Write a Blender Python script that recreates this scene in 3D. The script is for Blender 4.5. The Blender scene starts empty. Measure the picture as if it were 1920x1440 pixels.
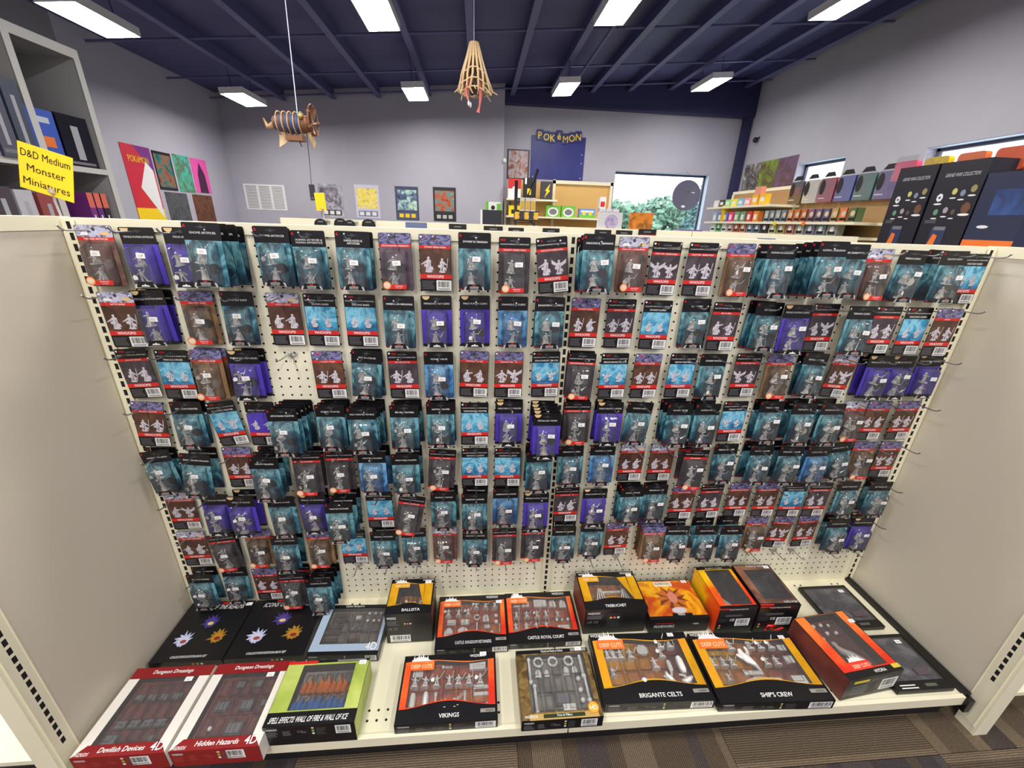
import bpy, math, random
import numpy as np
from mathutils import Matrix, Vector
from mathutils.geometry import tessellate_polygon
random.seed(7)
SC = bpy.context.scene
COL = SC.collection
IN = 0.0254

# ---------------------------------------------------------------- camera
def rodr(r):
    r = np.array(r, float); a = np.linalg.norm(r); k = r/a
    K = np.array([[0,-k[2],k[1]],[k[2],0,-k[0]],[-k[1],k[0],0]])
    return np.eye(3)+np.sin(a)*K+(1-np.cos(a))*K@K
CAMP = (-0.2498, -1.1295, 1.3954)
CAMR = (0.3774, -0.0822, 0.0167)
FPX = 768.96
Rm = rodr(CAMR) @ np.array([[1,0,0],[0,0,-1],[0,1,0]], float)
cam = bpy.data.cameras.new('camera'); co = bpy.data.objects.new('camera', cam); COL.objects.link(co)
cam.sensor_width = 36; cam.lens = 36*FPX/1920; cam.clip_start = 0.02; cam.clip_end = 200
Rw = Rm.T @ np.diag([1,-1,-1])
M4 = Matrix([list(Rw[i])+[CAMP[i]] for i in range(3)]+[[0,0,0,1]])
co.matrix_world = M4
SC.camera = co
def hit(u, v, ax, val):
    d = Rm.T @ np.array([(u-960)/FPX, (v-720)/FPX, 1.0]); t = (val-CAMP[ax])/d[ax]
    return [CAMP[i]+t*d[i] for i in range(3)]

# ---------------------------------------------------------------- world and exposure
w = bpy.data.worlds.new('sky'); SC.world = w; w.use_nodes = True
bg = w.node_tree.nodes['Background']
bg.inputs[0].default_value = (0.86, 0.92, 1.0, 1); bg.inputs[1].default_value = 1.5
SC.view_settings.view_transform = 'Standard'; SC.view_settings.look = 'None'
SC.view_settings.exposure = 1.18; SC.view_settings.gamma = 1.0; SC.view_settings.use_curve_mapping = False
SC.cycles.transparent_max_bounces = 32
SC.cycles.max_bounces = 8
SC.cycles.caustics_reflective = False; SC.cycles.caustics_refractive = False
SC.cycles.sample_clamp_indirect = 4.0
SC.cycles.use_denoising = True
LIGHT_POWER = 26.0     # emission strength of the ceiling fixtures

# ---------------------------------------------------------------- materials
def lin(c):
    return tuple((x/255/12.92 if x/255 <= .04045 else ((x/255+.055)/1.055)**2.4) for x in c)+(1,)
MC = {}
def mat(name, rgb=(200,200,200), rough=.5, metal=0, emit=0, spec=.5):
    if name in MC: return MC[name]
    m = bpy.data.materials.new(name); m.use_nodes = True; b = m.node_tree.nodes['Principled BSDF']
    b.inputs['Base Color'].default_value = lin(rgb); b.inputs['Roughness'].default_value = rough
    b.inputs['Metallic'].default_value = metal; b.inputs['Specular IOR Level'].default_value = spec
    if emit:
        b.inputs['Emission Color'].default_value = lin(rgb); b.inputs['Emission Strength'].default_value = emit
    MC[name] = m; return m
def nmat(name, stops, scale=20, detail=3, rough=.45, distort=0.6, grad=None, stretch=(1,1,1), bump=0, rnd=False):
    """printed art / painted surface: noise through a colour ramp, optionally pulled by a gradient along one object axis"""
    if name in MC: return MC[name]
    m = bpy.data.materials.new(name); m.use_nodes = True; N = m.node_tree.nodes; L = m.node_tree.links
    b = N['Principled BSDF']; b.inputs['Roughness'].default_value = rough
    tc = N.new('ShaderNodeTexCoord'); mp = N.new('ShaderNodeMapping'); mp.inputs['Scale'].default_value = stretch
    L.new(tc.outputs['Object'], mp.inputs['Vector'])
    src = mp.outputs[0]
    if rnd:
        oi = N.new('ShaderNodeObjectInfo'); ad = N.new('ShaderNodeVectorMath'); ad.operation = 'ADD'
        cb = N.new('ShaderNodeVectorMath'); cb.operation = 'SCALE'; cb.inputs[0].default_value = (3,5,4); L.new(oi.outputs['Random'], cb.inputs['Scale'])
        L.new(mp.outputs[0], ad.inputs[0]); L.new(cb.outputs[0], ad.inputs[1]); src = ad.outputs[0]
    n = N.new('ShaderNodeTexNoise'); n.inputs['Scale'].default_value = scale; n.inputs['Detail'].default_value = detail
    n.inputs['Distortion'].default_value = distort; L.new(src, n.inputs['Vector'])
    r = N.new('ShaderNodeValToRGB'); e = r.color_ramp.elements
    while len(e) < len(stops): e.new(0.5)
    for i, (p, c) in enumerate(stops): e[i].position = p; e[i].color = lin(c)
    fac = n.outputs['Fac']
    if grad:
        ax, lo, hi, wt = grad
        sp = N.new('ShaderNodeSeparateXYZ'); L.new(tc.outputs['Object'], sp.inputs[0])
        mr = N.new('ShaderNodeMapRange'); mr.inputs['From Min'].default_value = lo; mr.inputs['From Max'].default_value = hi
        mr.inputs['To Min'].default_value = -wt; mr.inputs['To Max'].default_value = wt
        L.new(sp.outputs[ax], mr.inputs['Value'])
        a = N.new('ShaderNodeMath'); a.operation = 'ADD'; L.new(fac, a.inputs[0]); L.new(mr.outputs[0], a.inputs[1]); fac = a.outputs[0]
    L.new(fac, r.inputs['Fac']); L.new(r.outputs['Color'], b.inputs['Base Color'])
    if bump:
        bp = N.new('ShaderNodeBump'); bp.inputs['Strength'].default_value = bump; bp.inputs['Distance'].default_value = .002
        L.new(n.outputs['Fac'], bp.inputs['Height']); L.new(bp.outputs[0], b.inputs['Normal'])
    MC[name] = m; return m
def clear(name, white=.06, rough=.09, bump=0.0, bscale=60, gl=.8, tint=(1,1,1)):
    if name in MC: return MC[name]
    m = bpy.data.materials.new(name); m.use_nodes = True; N = m.node_tree.nodes; L = m.node_tree.links
    N.remove(N['Principled BSDF']); out = N['Material Output']
    tr = N.new('ShaderNodeBsdfTransparent'); tr.inputs[0].default_value = tint+(1,)
    df = N.new('ShaderNodeBsdfDiffuse'); df.inputs[0].default_value = (.95,.97,1,1)
    g = N.new('ShaderNodeBsdfGlossy'); g.inputs['Roughness'].default_value = rough
    m1 = N.new('ShaderNodeMixShader'); m1.inputs[0].default_value = white; L.new(tr.outputs[0], m1.inputs[1]); L.new(df.outputs[0], m1.inputs[2])
    f = N.new('ShaderNodeFresnel'); f.inputs['IOR'].default_value = 1.45
    k = N.new('ShaderNodeMath'); k.operation = 'MULTIPLY'; k.inputs[1].default_value = gl; L.new(f.outputs[0], k.inputs[0])
    m2 = N.new('ShaderNodeMixShader'); L.new(k.outputs[0], m2.inputs[0]); L.new(m1.outputs[0], m2.inputs[1]); L.new(g.outputs[0], m2.inputs[2])
    if bump:
        tc = N.new('ShaderNodeTexCoord'); n = N.new('ShaderNodeTexNoise'); n.inputs['Scale'].default_value = bscale; n.inputs['Detail'].default_value = 1.5
        L.new(tc.outputs['Object'], n.inputs['Vector']); bp = N.new('ShaderNodeBump'); bp.inputs['Strength'].default_value = bump; bp.inputs['Distance'].default_value = .01
        L.new(n.outputs['Fac'], bp.inputs['Height'])
        L.new(bp.outputs[0], g.inputs['Normal']); L.new(bp.outputs[0], f.inputs['Normal'])
    L.new(m2.outputs[0], out.inputs['Surface']); MC[name] = m; return m

BLK = mat('print_black', (16,15,19), .35)
WHT = mat('print_white', (240,240,240), .45)
GRYT = mat('print_grey', (120,118,124), .45)
DGRY = mat('print_dark_grey', (62,60,66), .45)
RED = mat('print_red', (214,40,34), .4)
DRED = mat('print_dark_red', (138,24,28), .4)
ORG = mat('print_orange', (240,120,40), .4)
CREAM = mat('cream_metal', (238,233,206), .42)
CREAM2 = mat('cream_metal_pegboard', (240,236,212), .5)
SHADEP = nmat('shaded_cream_panel', [(0.3,(212,204,186)),(0.7,(222,214,196))], scale=1.2, detail=2, rough=.55)  # the same cream metal toned down, its shade mixed into the colour
HOLE = mat('hole_shade_black', (22,20,24), .9)  # black standing in for the shade inside holes and slots
CHROME = mat('wire_chrome', (205,205,208), .28, 1.0)
FIGP = mat('grey_figure_plastic', (236,234,230), .45)
FIGP2 = mat('printed_figure_grey', (205,200,210), .5)
FIGS = mat('printed_figure_shade', (150,144,158), .5)
STICK = mat('price_sticker_paper', (246,246,246), .6)
FILM = clear('blister_plastic', .045, .09, .4, 38, 1.2)
TRAYF = clear('tray_plastic', .025, .06, .5, 60, .9)
FILMB = clear('blister_plastic_wavy', .05, .05, .7, 50, 1.4)
FLAPM = clear('blister_flap', .5, .2, .2, 60, 1.0)
BOXFILM = clear('window_film', .05, .05, .3, 22, 1.1)
YEL = mat('yellow_sign_card', (252,214,20), .6)

# ---------------------------------------------------------------- mesh builder
class Fr:
    def __init__(s, o, U, V):
        s.o = Vector(o); s.U = Vector(U); s.V = Vector(V); s.N = s.U.cross(s.V).normalized()
    def p(s, x, y, l=0): return s.o+s.U*x+s.V*y+s.N*l
TXT = {}
def textgeo(body, bold=0.02):
    key = (body, bold)
    if key in TXT: return TXT[key]
    c = bpy.data.curves.new('t', 'FONT'); c.body = body; c.size = 1; c.resolution_u = 2; c.offset = bold
    o = bpy.data.objects.new('t', c); me = o.to_mesh()
    vs = [(v.co.x, v.co.y) for v in me.vertices]; fs = [tuple(p.vertices) for p in me.polygons]
    o.to_mesh_clear(); bpy.data.objects.remove(o); bpy.data.curves.remove(c)
    if vs:
        x0 = min(v[0] for v in vs); x1 = max(v[0] for v in vs)
        vs = [(v[0]-x0, v[1]) for v in vs]; W = x1-x0
    else: W = 0
    TXT[key] = (vs, fs, W); return TXT[key]
class MB:
    def __init__(s): s.v = []; s.f = []; s.mi = []; s.sm = []; s.mats = []
    def add(s, vs, fs, m, smooth=False):
        b = len(s.v); s.v += [tuple(v) for v in vs]
        if m not in s.mats: s.mats.append(m)
        k = s.mats.index(m)
        for f in fs: s.f.append(tuple(i+b for i in f)); s.mi.append(k); s.sm.append(smooth)
        return s
    def box(s, a, b, m):
        x0,y0,z0 = a; x1,y1,z1 = b
        vs = [(x0,y0,z0),(x1,y0,z0),(x1,y1,z0),(x0,y1,z0),(x0,y0,z1),(x1,y0,z1),(x1,y1,z1),(x0,y1,z1)]
        return s.add(vs, [(0,3,2,1),(4,5,6,7),(0,1,5,4),(1,2,6,5),(2,3,7,6),(3,0,4,7)], m)
    def tube(s, pts, r, m, n=6, smooth=True):
        pts = [Vector(p) for p in pts]; rs = r if isinstance(r, (list,tuple)) else [r]*len(pts); vs = []; fs = []
        for i, p in enumerate(pts):
            d = (pts[min(i+1,len(pts)-1)]-pts[max(i-1,0)]); d = d.normalized() if d.length > 1e-9 else Vector((0,0,1))
            a = d.cross(Vector((0,0,1)) if abs(d.z) < .9 else Vector((1,0,0))).normalized(); c = d.cross(a)
            for k in range(n):
                t = 2*math.pi*k/n; vs.append(p+(a*math.cos(t)+c*math.sin(t))*rs[i])
        for i in range(len(pts)-1):
            for k in range(n): fs.append((i*n+k, i*n+(k+1)%n, (i+1)*n+(k+1)%n, (i+1)*n+k))
        fs.append(tuple(range(n))); fs.append(tuple(range(len(pts)*n-1, (len(pts)-1)*n-1, -1)))
        return s.add(vs, fs, m, smooth)
    def ball(s, c, r, m, seg=8, rings=5, smooth=True):
        r = r if isinstance(r, (tuple,list)) else (r,r,r); vs = [(c[0],c[1],c[2]+r[2])]; fs = []
        for i in range(1, rings):
            ph = math.pi*i/rings
            for k in range(seg):
                t = 2*math.pi*k/seg; vs.append((c[0]+r[0]*math.sin(ph)*math.cos(t), c[1]+r[1]*math.sin(ph)*math.sin(t), c[2]+r[2]*math.cos(ph)))
        vs.append((c[0],c[1],c[2]-r[2])); L = len(vs)-1
        for k in range(seg):
            fs.append((0, 1+k, 1+(k+1)%seg)); fs.append((L, L-seg+(k+1)%seg, L-seg+k))
            for i in range(rings-2): a = 1+i*seg; fs.append((a+k, a+seg+k, a+seg+(k+1)%seg, a+(k+1)%seg))
        return s.add(vs, fs, m, smooth)
    def prism(s, F, pts, l0, l1, m, mside=None):
        n = len(pts); vs = [F.p(x,y,l0) for x,y in pts]+[F.p(x,y,l1) for x,y in pts]
        s.add(vs, [tuple(range(n))[::-1], tuple(range(n,2*n))], m)
        return s.add(vs, [(i,(i+1)%n,n+(i+1)%n,n+i) for i in range(n)], mside or m)
    def poly(s, F, pts, l, m): return s.add([F.p(x,y,l) for x,y in pts], [tuple(range(len(pts)))], m)
    def rect(s, F, x0, y0, x1, y1, l, m): return s.poly(F, [(x0,y0),(x1,y0),(x1,y1),(x0,y1)], l, m)
    def holed(s, F, outer, inner, l, m):
        pts = [Vector((x,y,0)) for x,y in outer]+[Vector((x,y,0)) for x,y in inner]
        t = tessellate_polygon([pts[:len(outer)], pts[len(outer):]])
        fs = []
        for a,b,c in t:
            cr = (pts[b]-pts[a]).cross(pts[c]-pts[a]).z
            fs.append((a,b,c) if cr > 0 else (a,c,b))
        return s.add([F.p(p.x,p.y,l) for p in pts], fs, m)
    def disc(s, F, x, y, r, l, m, n=14, ry=None):
        return s.poly(F, [(x+r*math.cos(2*math.pi*k/n), y+(ry or r)*math.sin(2*math.pi*k/n)) for k in range(n)], l, m)
    def text(s, F, body, x, y, h, l, m, maxw=None, align='c', bold=.012, slant=0, wscale=1):
        bold = 0 if 'M' in body or 'm' in body else min(bold, .014)
        vs, fs, W = textgeo(body, bold)
        if not vs: return s
        sx = h*1.35; sy = h*1.35; W2 = W*sx*wscale; sx *= wscale
        if maxw and W2 > maxw: sx *= maxw/W2; W2 = maxw
        ox = x-(W2/2 if align == 'c' else W2 if align == 'r' else 0)
        return s.add([F.p(ox+a*sx+slant*b*sy, y+b*sy, l) for a,b in vs], fs, m)
    def lines(s, F, x0, y0, x1, y1, n, l, m, frac=.4, rag=.3):
        st = (y1-y0)/n; rr = random.Random(n*7+int(abs(x0)*1e5))
        for i in range(n): s.rect(F, x0, y0+i*st, x1-(x1-x0)*rag*rr.random(), y0+i*st+st*frac, l, m)
        return s
    def barcode(s, F, x0, y0, x1, y1, l):
        s.rect(F, x0, y0, x1, y1, l, WHT); w = x1-x0; x = x0+w*.08; rr = random.Random(3)
        while x < x1-w*.1:
            b = w*rr.choice([.015,.03,.045]); s.rect(F, x, y0+(y1-y0)*.32, x+b, y1-(y1-y0)*.1, l+.0002, BLK); x += b+w*rr.choice([.02,.03,.04])
        s.rect(F, x0+w*.1, y0+(y1-y0)*.1, x1-w*.1, y0+(y1-y0)*.2, l+.0002, GRYT); return s
    def mesh(s, name):
        me = bpy.data.meshes.new(name); me.from_pydata([tuple(v) for v in s.v], [], s.f)
        for m in s.mats: me.materials.append(m)
        me.polygons.foreach_set('material_index', s.mi); me.polygons.foreach_set('use_smooth', s.sm); me.update(); return me
    def build(s, name, parent=None, loc=(0,0,0), rot=(0,0,0)):
        return link(name, s.mesh(name), parent, loc, rot)
def link(name, me, parent=None, loc=(0,0,0), rot=(0,0,0), scale=None):
    o = bpy.data.objects.new(name, me); COL.objects.link(o); o.location = loc; o.rotation_euler = rot
    if scale: o.scale = scale
    if parent: o.parent = parent
    return o
def tag(o, label, cat, group=None, kind=None):
    o['label'] = label; o['category'] = cat
    if group: o['group'] = group
    if kind: o['kind'] = kind
    return o
def thing(name, label, cat, loc=(0,0,0), rotz=0, group=None):
    return tag(link(name, None, None, loc, (0,0,rotz)), label, cat, group)
def struct(o): o['kind'] = 'structure'; return o
ORD = 'zeroth first second third fourth fifth sixth seventh eighth ninth tenth eleventh twelfth thirteenth fourteenth fifteenth sixteenth seventeenth eighteenth nineteenth twentieth'.split()+['twenty-first','twenty-second','twenty-third','twenty-fourth']
def rrect(x0,y0,x1,y1,r,n=3):
    o = []
    for cx,cy,a0 in ((x1-r,y1-r,0),(x0+r,y1-r,90),(x0+r,y0+r,180),(x1-r,y0+r,270)):
        for k in range(n+1):
            a = math.radians(a0+90*k/n); o.append((cx+r*math.cos(a), cy+r*math.sin(a)))
    return o

# ================================================================ THE ROOM
def roofz(x, off=0): return 3.6-off+0.078*(x-4.15)
NAVY = mat('ceiling_navy_paint', (78,82,128), .6)
NAVY2 = mat('ceiling_beam_paint', (92,96,142), .5)
GRY = nmat('grey_wall_paint', [(0.3,(176,175,188)),(0.7,(184,183,196))], scale=1.5, detail=2, rough=.7)
XL, XR, YB, YF = -3.97, 4.15, 6.35, -4.6
# floor base and ceiling deck
b = MB(); b.box((XL-.1,YF-.1,-.12), (XR+.1,YB+.1,-.006), mat('carpet_base', (84,76,70), .95)); fl = struct(b.build('floor'))
b = MB(); b.add([(XL-.1,YF-.1,roofz(XL-.1)),(XR+.1,YF-.1,roofz(XR+.1)),(XR+.1,YB+.1,roofz(XR+.1)),(XL-.1,YB+.1,roofz(XL-.1)),
  (XL-.1,YF-.1,roofz(XL-.1)+.1),(XR+.1,YF-.1,roofz(XR+.1)+.1),(XR+.1,YB+.1,roofz(XR+.1)+.1),(XL-.1,YB+.1,roofz(XL-.1)+.1)],
  [(0,1,2,3),(7,6,5,4),(0,4,5,1),(1,5,6,2),(2,6,7,3),(3,7,4,0)], NAVY); ceil = struct(b.build('ceiling'))
for x in (-3.03,-2.33,-1.68,-.96,-.33,.27,.86,1.48,2.06,2.7,3.33,3.9):
    b = MB(); z = roofz(x); b.box((-.012,YF,-.13), (.012,YB,0), NAVY); b.box((-.035,YF,-.14), (.035,YB,-.13), NAVY2)
    b.build('purlin', ceil, (x,0,z+.01))
for y in (.6, 4.0, 5.1, 5.95):
    b = MB(); b.tube([(XL,y,roofz(XL,.1)),(XR,y,roofz(XR,.1))], .012, NAVY2, 6); b.build('tie_rod', ceil)
b = MB(); b.tube([(1.1,2.0,roofz(1.1,.12)),(1.1,6.2,roofz(1.1,.12))], .02, NAVY2, 6); b.build('conduit', ceil)
b = MB(); b.box((.15,YB-.16,roofz(.15)-.22), (XR,YB-.01,roofz(XR)-.02), mat('girder_navy',(44,44,86),.6)); struct(b.build('trim_1'))
b = MB(); b.box((XL,YB-.5,roofz(XL)-.06), (-.0,YB-.36,roofz(-3.9)-.02), NAVY)
# walls
def wall(name, a, bb, m=GRY): q = MB(); q.box(a, bb, m); return struct(q.build(name))
YL = 6.1
w1 = wall('wall_left', (XL-.1,YF,0), (XL,YB+.1,3.2))
w2 = wall('wall_back_left', (XL,YL,0), (.15,YB+.1,3.4))
wall('wall_front', (XL-.1,YF-.1,0), (XR+.1,YF,3.8))
# back right wall with the window opening
WX0, WX1, WZ0, WZ1 = 2.03, 3.66, .95, 2.24
q = MB()
q.box((.15,YB,0),(WX0,YB+.14,3.6),GRY); q.box((WX1,YB,0),(XR+.1,YB+.14,3.6),GRY); q.box((WX0,YB,0),(WX1,YB+.14,WZ0),GRY); q.box((WX0,YB,WZ1),(WX1,YB+.14,3.6),GRY)
wbk = struct(q.build('wall_back_right'))
# right wall with two window openings
q = MB(); ops = [(2.0,3.14,1.2,2.2),(4.12,4.92,1.2,2.26)]
def rw(y0,y1,z0,z1): q.box((XR,y0,z0),(XR+.14,y1,z1),GRY)
rw(YF,2.0,0,3.8); rw(3.14,4.12,0,3.8); rw(4.92,YB+.1,0,3.8)
for y0,y1,z0,z1 in ops: rw(y0,y1,0,z0); rw(y0,y1,z1,3.8)
struct(q.build('wall_right'))
GLASS = clear('window_glass', .02, .02, 0, 1, .6)
WFR = mat('dark_window_frame', (70,66,96), .4); SILL = mat('pale_window_reveal', (196,214,232), .5)
def window(n, F, wd, ht, mull=()):
    o = struct(link('window_%d'%n, None))
    b = MB(); t = .035
    b.prism(F, [(0,0),(wd,0),(wd,t),(0,t)], -.03, .0, WFR); b.prism(F, [(0,ht-t),(wd,ht-t),(wd,ht),(0,ht)], -.03, 0, WFR)
    b.prism(F, [(0,0),(t,0),(t,ht),(0,ht)], -.03, 0, WFR); b.prism(F, [(wd-t,0),(wd,0),(wd,ht),(wd-t,ht)], -.03, 0, WFR)
    for x in mull: b.prism(F, [(x-.02,0),(x+.02,0),(x+.02,ht),(x-.02,ht)], -.03, 0, WFR)
    b.build('window_frame', o)
    b = MB(); b.rect(F, t, t, wd-t, ht-t, -.015, GLASS); b.build('pane', o)
    b = MB(); b.prism(F, [(-.0,ht-.004),(wd,ht-.004),(wd,ht),(0,ht)], 0, .1, SILL); b.prism(F, [(wd-.004,0),(wd,0),(wd,ht),(wd-.004,ht)], 0, .1, SILL)
    b.build('reveal', o); return o
window(1, Fr((WX0,YB+.11,WZ0),(1,0,0),(0,0,1)), WX1-WX0, WZ1-WZ0)
for k,(y0,y1,z0,z1) in enumerate(ops): window(2+k, Fr((XR+.11,y1,z0),(0,-1,0),(0,0,1)), y1-y0, z1-z0, ())
# dark corner column
b = MB(); b.box((XR-.12,YB-.14,0),(XR-.02,YB-.02,3.52), mat('girder_navy',(44,44,86),.6)); struct(b.build('trim_2'))
b = MB(); b.box((XL,YF,0),(XL+.012,YL,.1), DGRY); struct(b.build('baseboard_left'))
b = MB(); b.box((XL+.012,YL-.012,0),(.15,YL,.1), DGRY); struct(b.build('baseboard_back'))

# carpet tiles, ribbed one way and the other
def carpet(name, cols, ax, sc=1.0):
    m = bpy.data.materials.new(name); m.use_nodes = True; N = m.node_tree.nodes; L = m.node_tree.links; b = N['Principled BSDF']; b.inputs['Roughness'].default_value = .95
    b.inputs['Specular IOR Level'].default_value = .1
    tc = N.new('ShaderNodeTexCoord'); mp = N.new('ShaderNodeMapping'); L.new(tc.outputs['Object'], mp.inputs[0])
    wv = N.new('ShaderNodeTexWave'); wv.bands_direction = 'X' if ax == 0 else 'Y'; wv.inputs['Scale'].default_value = 56; wv.inputs['Distortion'].default_value = .6; wv.inputs['Detail'].default_value = 2; wv.inputs['Detail Scale'].default_value = 8
    L.new(mp.outputs[0], wv.inputs['Vector'])
    n = N.new('ShaderNodeTexNoise'); n.inputs['Scale'].default_value = 1.0; n.inputs['Detail'].default_value = 0
    mp2 = N.new('ShaderNodeMapping'); mp2.inputs['Scale'].default_value = (7,.01,1) if ax == 0 else (.01,7,1); L.new(tc.outputs['Object'], mp2.inputs[0]); L.new(mp2.outputs[0], n.inputs['Vector'])
    r2 = N.new('ShaderNodeValToRGB'); r2.color_ramp.interpolation = 'CONSTANT'; e = r2.color_ramp.elements
    while len(e) < len(cols): e.new(.5)
    for i,c in enumerate(cols): e[i].position = i*(.5/len(cols))+.28 if i else 0; e[i].color = lin(c)
    L.new(n.outputs['Fac'], r2.inputs[0])
    mx = N.new('ShaderNodeMixRGB'); mx.blend_type = 'MULTIPLY'; mx.inputs[0].default_value = .75; L.new(r2.outputs[0], mx.inputs[1])
    r3 = N.new('ShaderNodeValToRGB'); r3.color_ramp.elements[0].color = (.4,.38,.36,1); r3.color_ramp.elements[0].position = .25; r3.color_ramp.elements[1].position = .6; L.new(wv.outputs['Fac'], r3.inputs[0])
    L.new(r3.outputs[0], mx.inputs[2])
    fn = N.new('ShaderNodeTexNoise'); fn.inputs['Scale'].default_value = 220; L.new(tc.outputs['Object'], fn.inputs['Vector'])
    m3 = N.new('ShaderNodeMixRGB'); m3.blend_type = 'OVERLAY'; m3.inputs[0].default_value = .5; L.new(mx.outputs[0], m3.inputs[1]); L.new(fn.outputs['Fac'], m3.inputs[2])
    L.new(m3.outputs[0], b.inputs['Base Color'])
    bp = N.new('ShaderNodeBump'); bp.inputs['Strength'].default_value = .5; bp.inputs['Distance'].default_value = .003; L.new(wv.outputs['Fac'], bp.inputs['Height']); L.new(bp.outputs[0], b.inputs['Normal'])
    return m
CP = [[(116,102,86),(92,80,68),(80,73,72)],[(82,75,76),(72,66,68),(86,76,68)],[(98,86,72),(118,104,86),(76,68,64)]]
tiles = []
for k in range(6):
    m = carpet('carpet_tile_%d'%k, CP[k%3], k%2); q = MB(); q.box((.001,.001,-.006),(.609,.609,0), m); tiles.append(q.mesh('carpet_tile'))
for i in range(-6,6):
    for j in range(-5,3):
        k = ((i+j)%2)+2*((i*5+j*3)%3)
        link('carpet_tile', tiles[k], fl, (-.136+i*.61, -.52+j*.61, 0))
# ceiling light fixtures
LAMP = mat('lit_panel', (255,250,244), .5, 0, LIGHT_POWER)
FIX = mat('fixture_white', (225,225,228), .5)
names = {(-3.37,5.65):'far left',(-1.1,5.65):'second from left, far row',(.95,5.65):'third from left, far row',(3.06,5.65):'far right, beside right wall',
 (-3.37,3.35):'near left, above tall grey shelving',(-1.1,3.3):'top middle, left of hanging ship',(.99,3.2):'top, right of hanging ship',(3.1,3.3):'near right, by the wall top'}
cl = 0
for yy in (5.65,3.3,1.0,-.8,-2.5,-4.1):  # rows beyond the first two are unseen, crowded together to brighten the pegboard
    for xx in (-3.37,-1.1,.97,3.06):
        nm = [v for k,v in names.items() if abs(k[0]-xx) < .2 and abs(k[1]-yy) < .2]
        lab = 'lit rectangular ceiling panel light, '+(nm[0] if nm else '%s column from left, %s unseen row, spaced close for brightness' % (ORD[(-3.37,-1.1,.97,3.06).index(xx)+1], ORD[(1.0,-.8,-2.5,-4.1).index(yy)+1]))
        k_ = (roofz(xx,.36)-1.395)/(roofz(xx,.2)-1.395)
        t = thing('ceiling_light', lab, 'light', (-.25+(xx+.25)*k_,-1.13+(yy+1.13)*k_,roofz(xx,.36)), 0, 'ceiling panel lights')
        t.rotation_euler = (0,-math.atan(.078),0)
        q = MB(); q.box((-.13,-.29,.004),(.13,.29,.05), FIX)
        for a,b_ in (((-.13,-.29,-.012),(-.124,.29,.004)),((.124,-.29,-.012),(.13,.29,.004)),((-.13,-.29,-.012),(.13,-.284,.004)),((-.13,.284,-.012),(.13,.29,.004))): q.box(a,b_,FIX)
        q.build('housing', t)
        q = MB(); q.add([(-.122,-.282,0),(-.122,.282,0),(.122,.282,0),(.122,-.282,0)],[(0,1,2,3)], LAMP); q.build('diffuser', t)
        q = MB()
        for sy in (-.25,.25): q.tube([(0,sy,.05),(0,sy,.36)], .004, DGRY, 5)
        q.build('suspension_rods', t)
# ================================================================ MAIN DISPLAY GONDOLA
Z0 = 1.355; ZD = .115
g = thing('display_gondola', 'cream metal gondola with pegboard back and low base deck, hung with miniature packs', 'display shelf', (0,0,0))
FB = Fr((0,0,0),(1,0,0),(0,0,1))      # faces the viewer
def pegboard(x0, xs, x1, name, parent):
    """sheet with real round holes on a one inch grid"""
    b = MB(); r = .0032; nx = 46; nz = 48
    zs = [Z0-(.4+k)*IN for k in range(nz)]; h = IN/2
    for i in range(nx):
        cx = xs+i*IN
        if cx > x1-.012: break
        for cz in zs:
            ring = [(cx+r*math.cos(math.pi*(k+.5)/3), cz+r*math.sin(math.pi*(k+.5)/3)) for k in range(6)]
            out = [(cx+h,cz+h),(cx,cz+h),(cx-h,cz+h),(cx-h,cz-h),(cx,cz-h),(cx+h,cz-h)]
            vs = [FB.p(x,z,0) for x,z in out+ring]
            b.add(vs, [(k,(k+1)%6,6+(k+1)%6,6+k) for k in range(6)], CREAM2)
    xa = xs-h; xb = xs+(i if cx > x1-.012 else nx)*IN-h
    zt = zs[0]+h; zb = zs[-1]-h
    if xa > x0: b.rect(FB, x0, zb, xa, zt, 0, CREAM2)
    b.rect(FB, xb, zb, x1, zt, 0, CREAM2)
    b.rect(FB, x0, ZD-.01, x1, zb, 0, CREAM2)
    o = b.build(name, parent)
    b = MB(); b.box((x0,.003,ZD), (x1,.006,zt), HOLE); b.build('hole_shade_sheet', o)  # added black sheet that paints the shade in the peg holes
    return o
pegboard(-1.204, -1.75*IN-45*IN, -.015, 'pegboard_panel', g)
pegboard(.015, 1.4*IN, 1.204, 'pegboard_panel', g)
def upright(x, parent, ztop=1.36, zbot=.03, y=0.0, wd=.03, F=None, n=51, skip=()):
    """slotted metal post with punched slots one inch apart"""
    b = MB(); F = F or Fr((x,y-.006,0),(1,0,0),(0,0,1)); sw = .0045; sh = .0085; h = IN/2
    for k in range(n):
        cz = Z0-k*IN
        o_ = [(-wd/2,cz-h),(wd/2,cz-h),(wd/2,cz+h),(-wd/2,cz+h)]; i_ = [(-sw,cz-sh),(sw,cz-sh),(sw,cz+sh),(-sw,cz+sh)]
        b.add([F.p(a,c,0) for a,c in o_+i_], [(j,(j+1)%4,4+(j+1)%4,4+j) for j in range(4)], CREAM)
    b.prism(F, [(-wd/2,zbot),(wd/2,zbot),(wd/2,Z0-(n-.5)*IN),(-wd/2,Z0-(n-.5)*IN)], -.01, 0, CREAM)
    for s in (-1,1): b.prism(F, [(s*wd/2-.001,zbot),(s*wd/2+.001,zbot),(s*wd/2+.001,ztop-.02),(s*wd/2-.001,ztop-.02)], -.02, .0012, CREAM)
    o = b.build('slotted_upright', parent)
    b = MB(); b.prism(F, [(-wd/2+.002,zbot),(wd/2-.002,zbot),(wd/2-.002,ztop+.006),(-wd/2+.002,ztop+.006)], -.0016, -.0012, HOLE); b.build('slot_shade_strip', o)  # thin black strip put in as the darkness of the slots
    return o
for x in (-48*IN, 0, 48*IN): upright(x, g)
b = MB()
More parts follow.
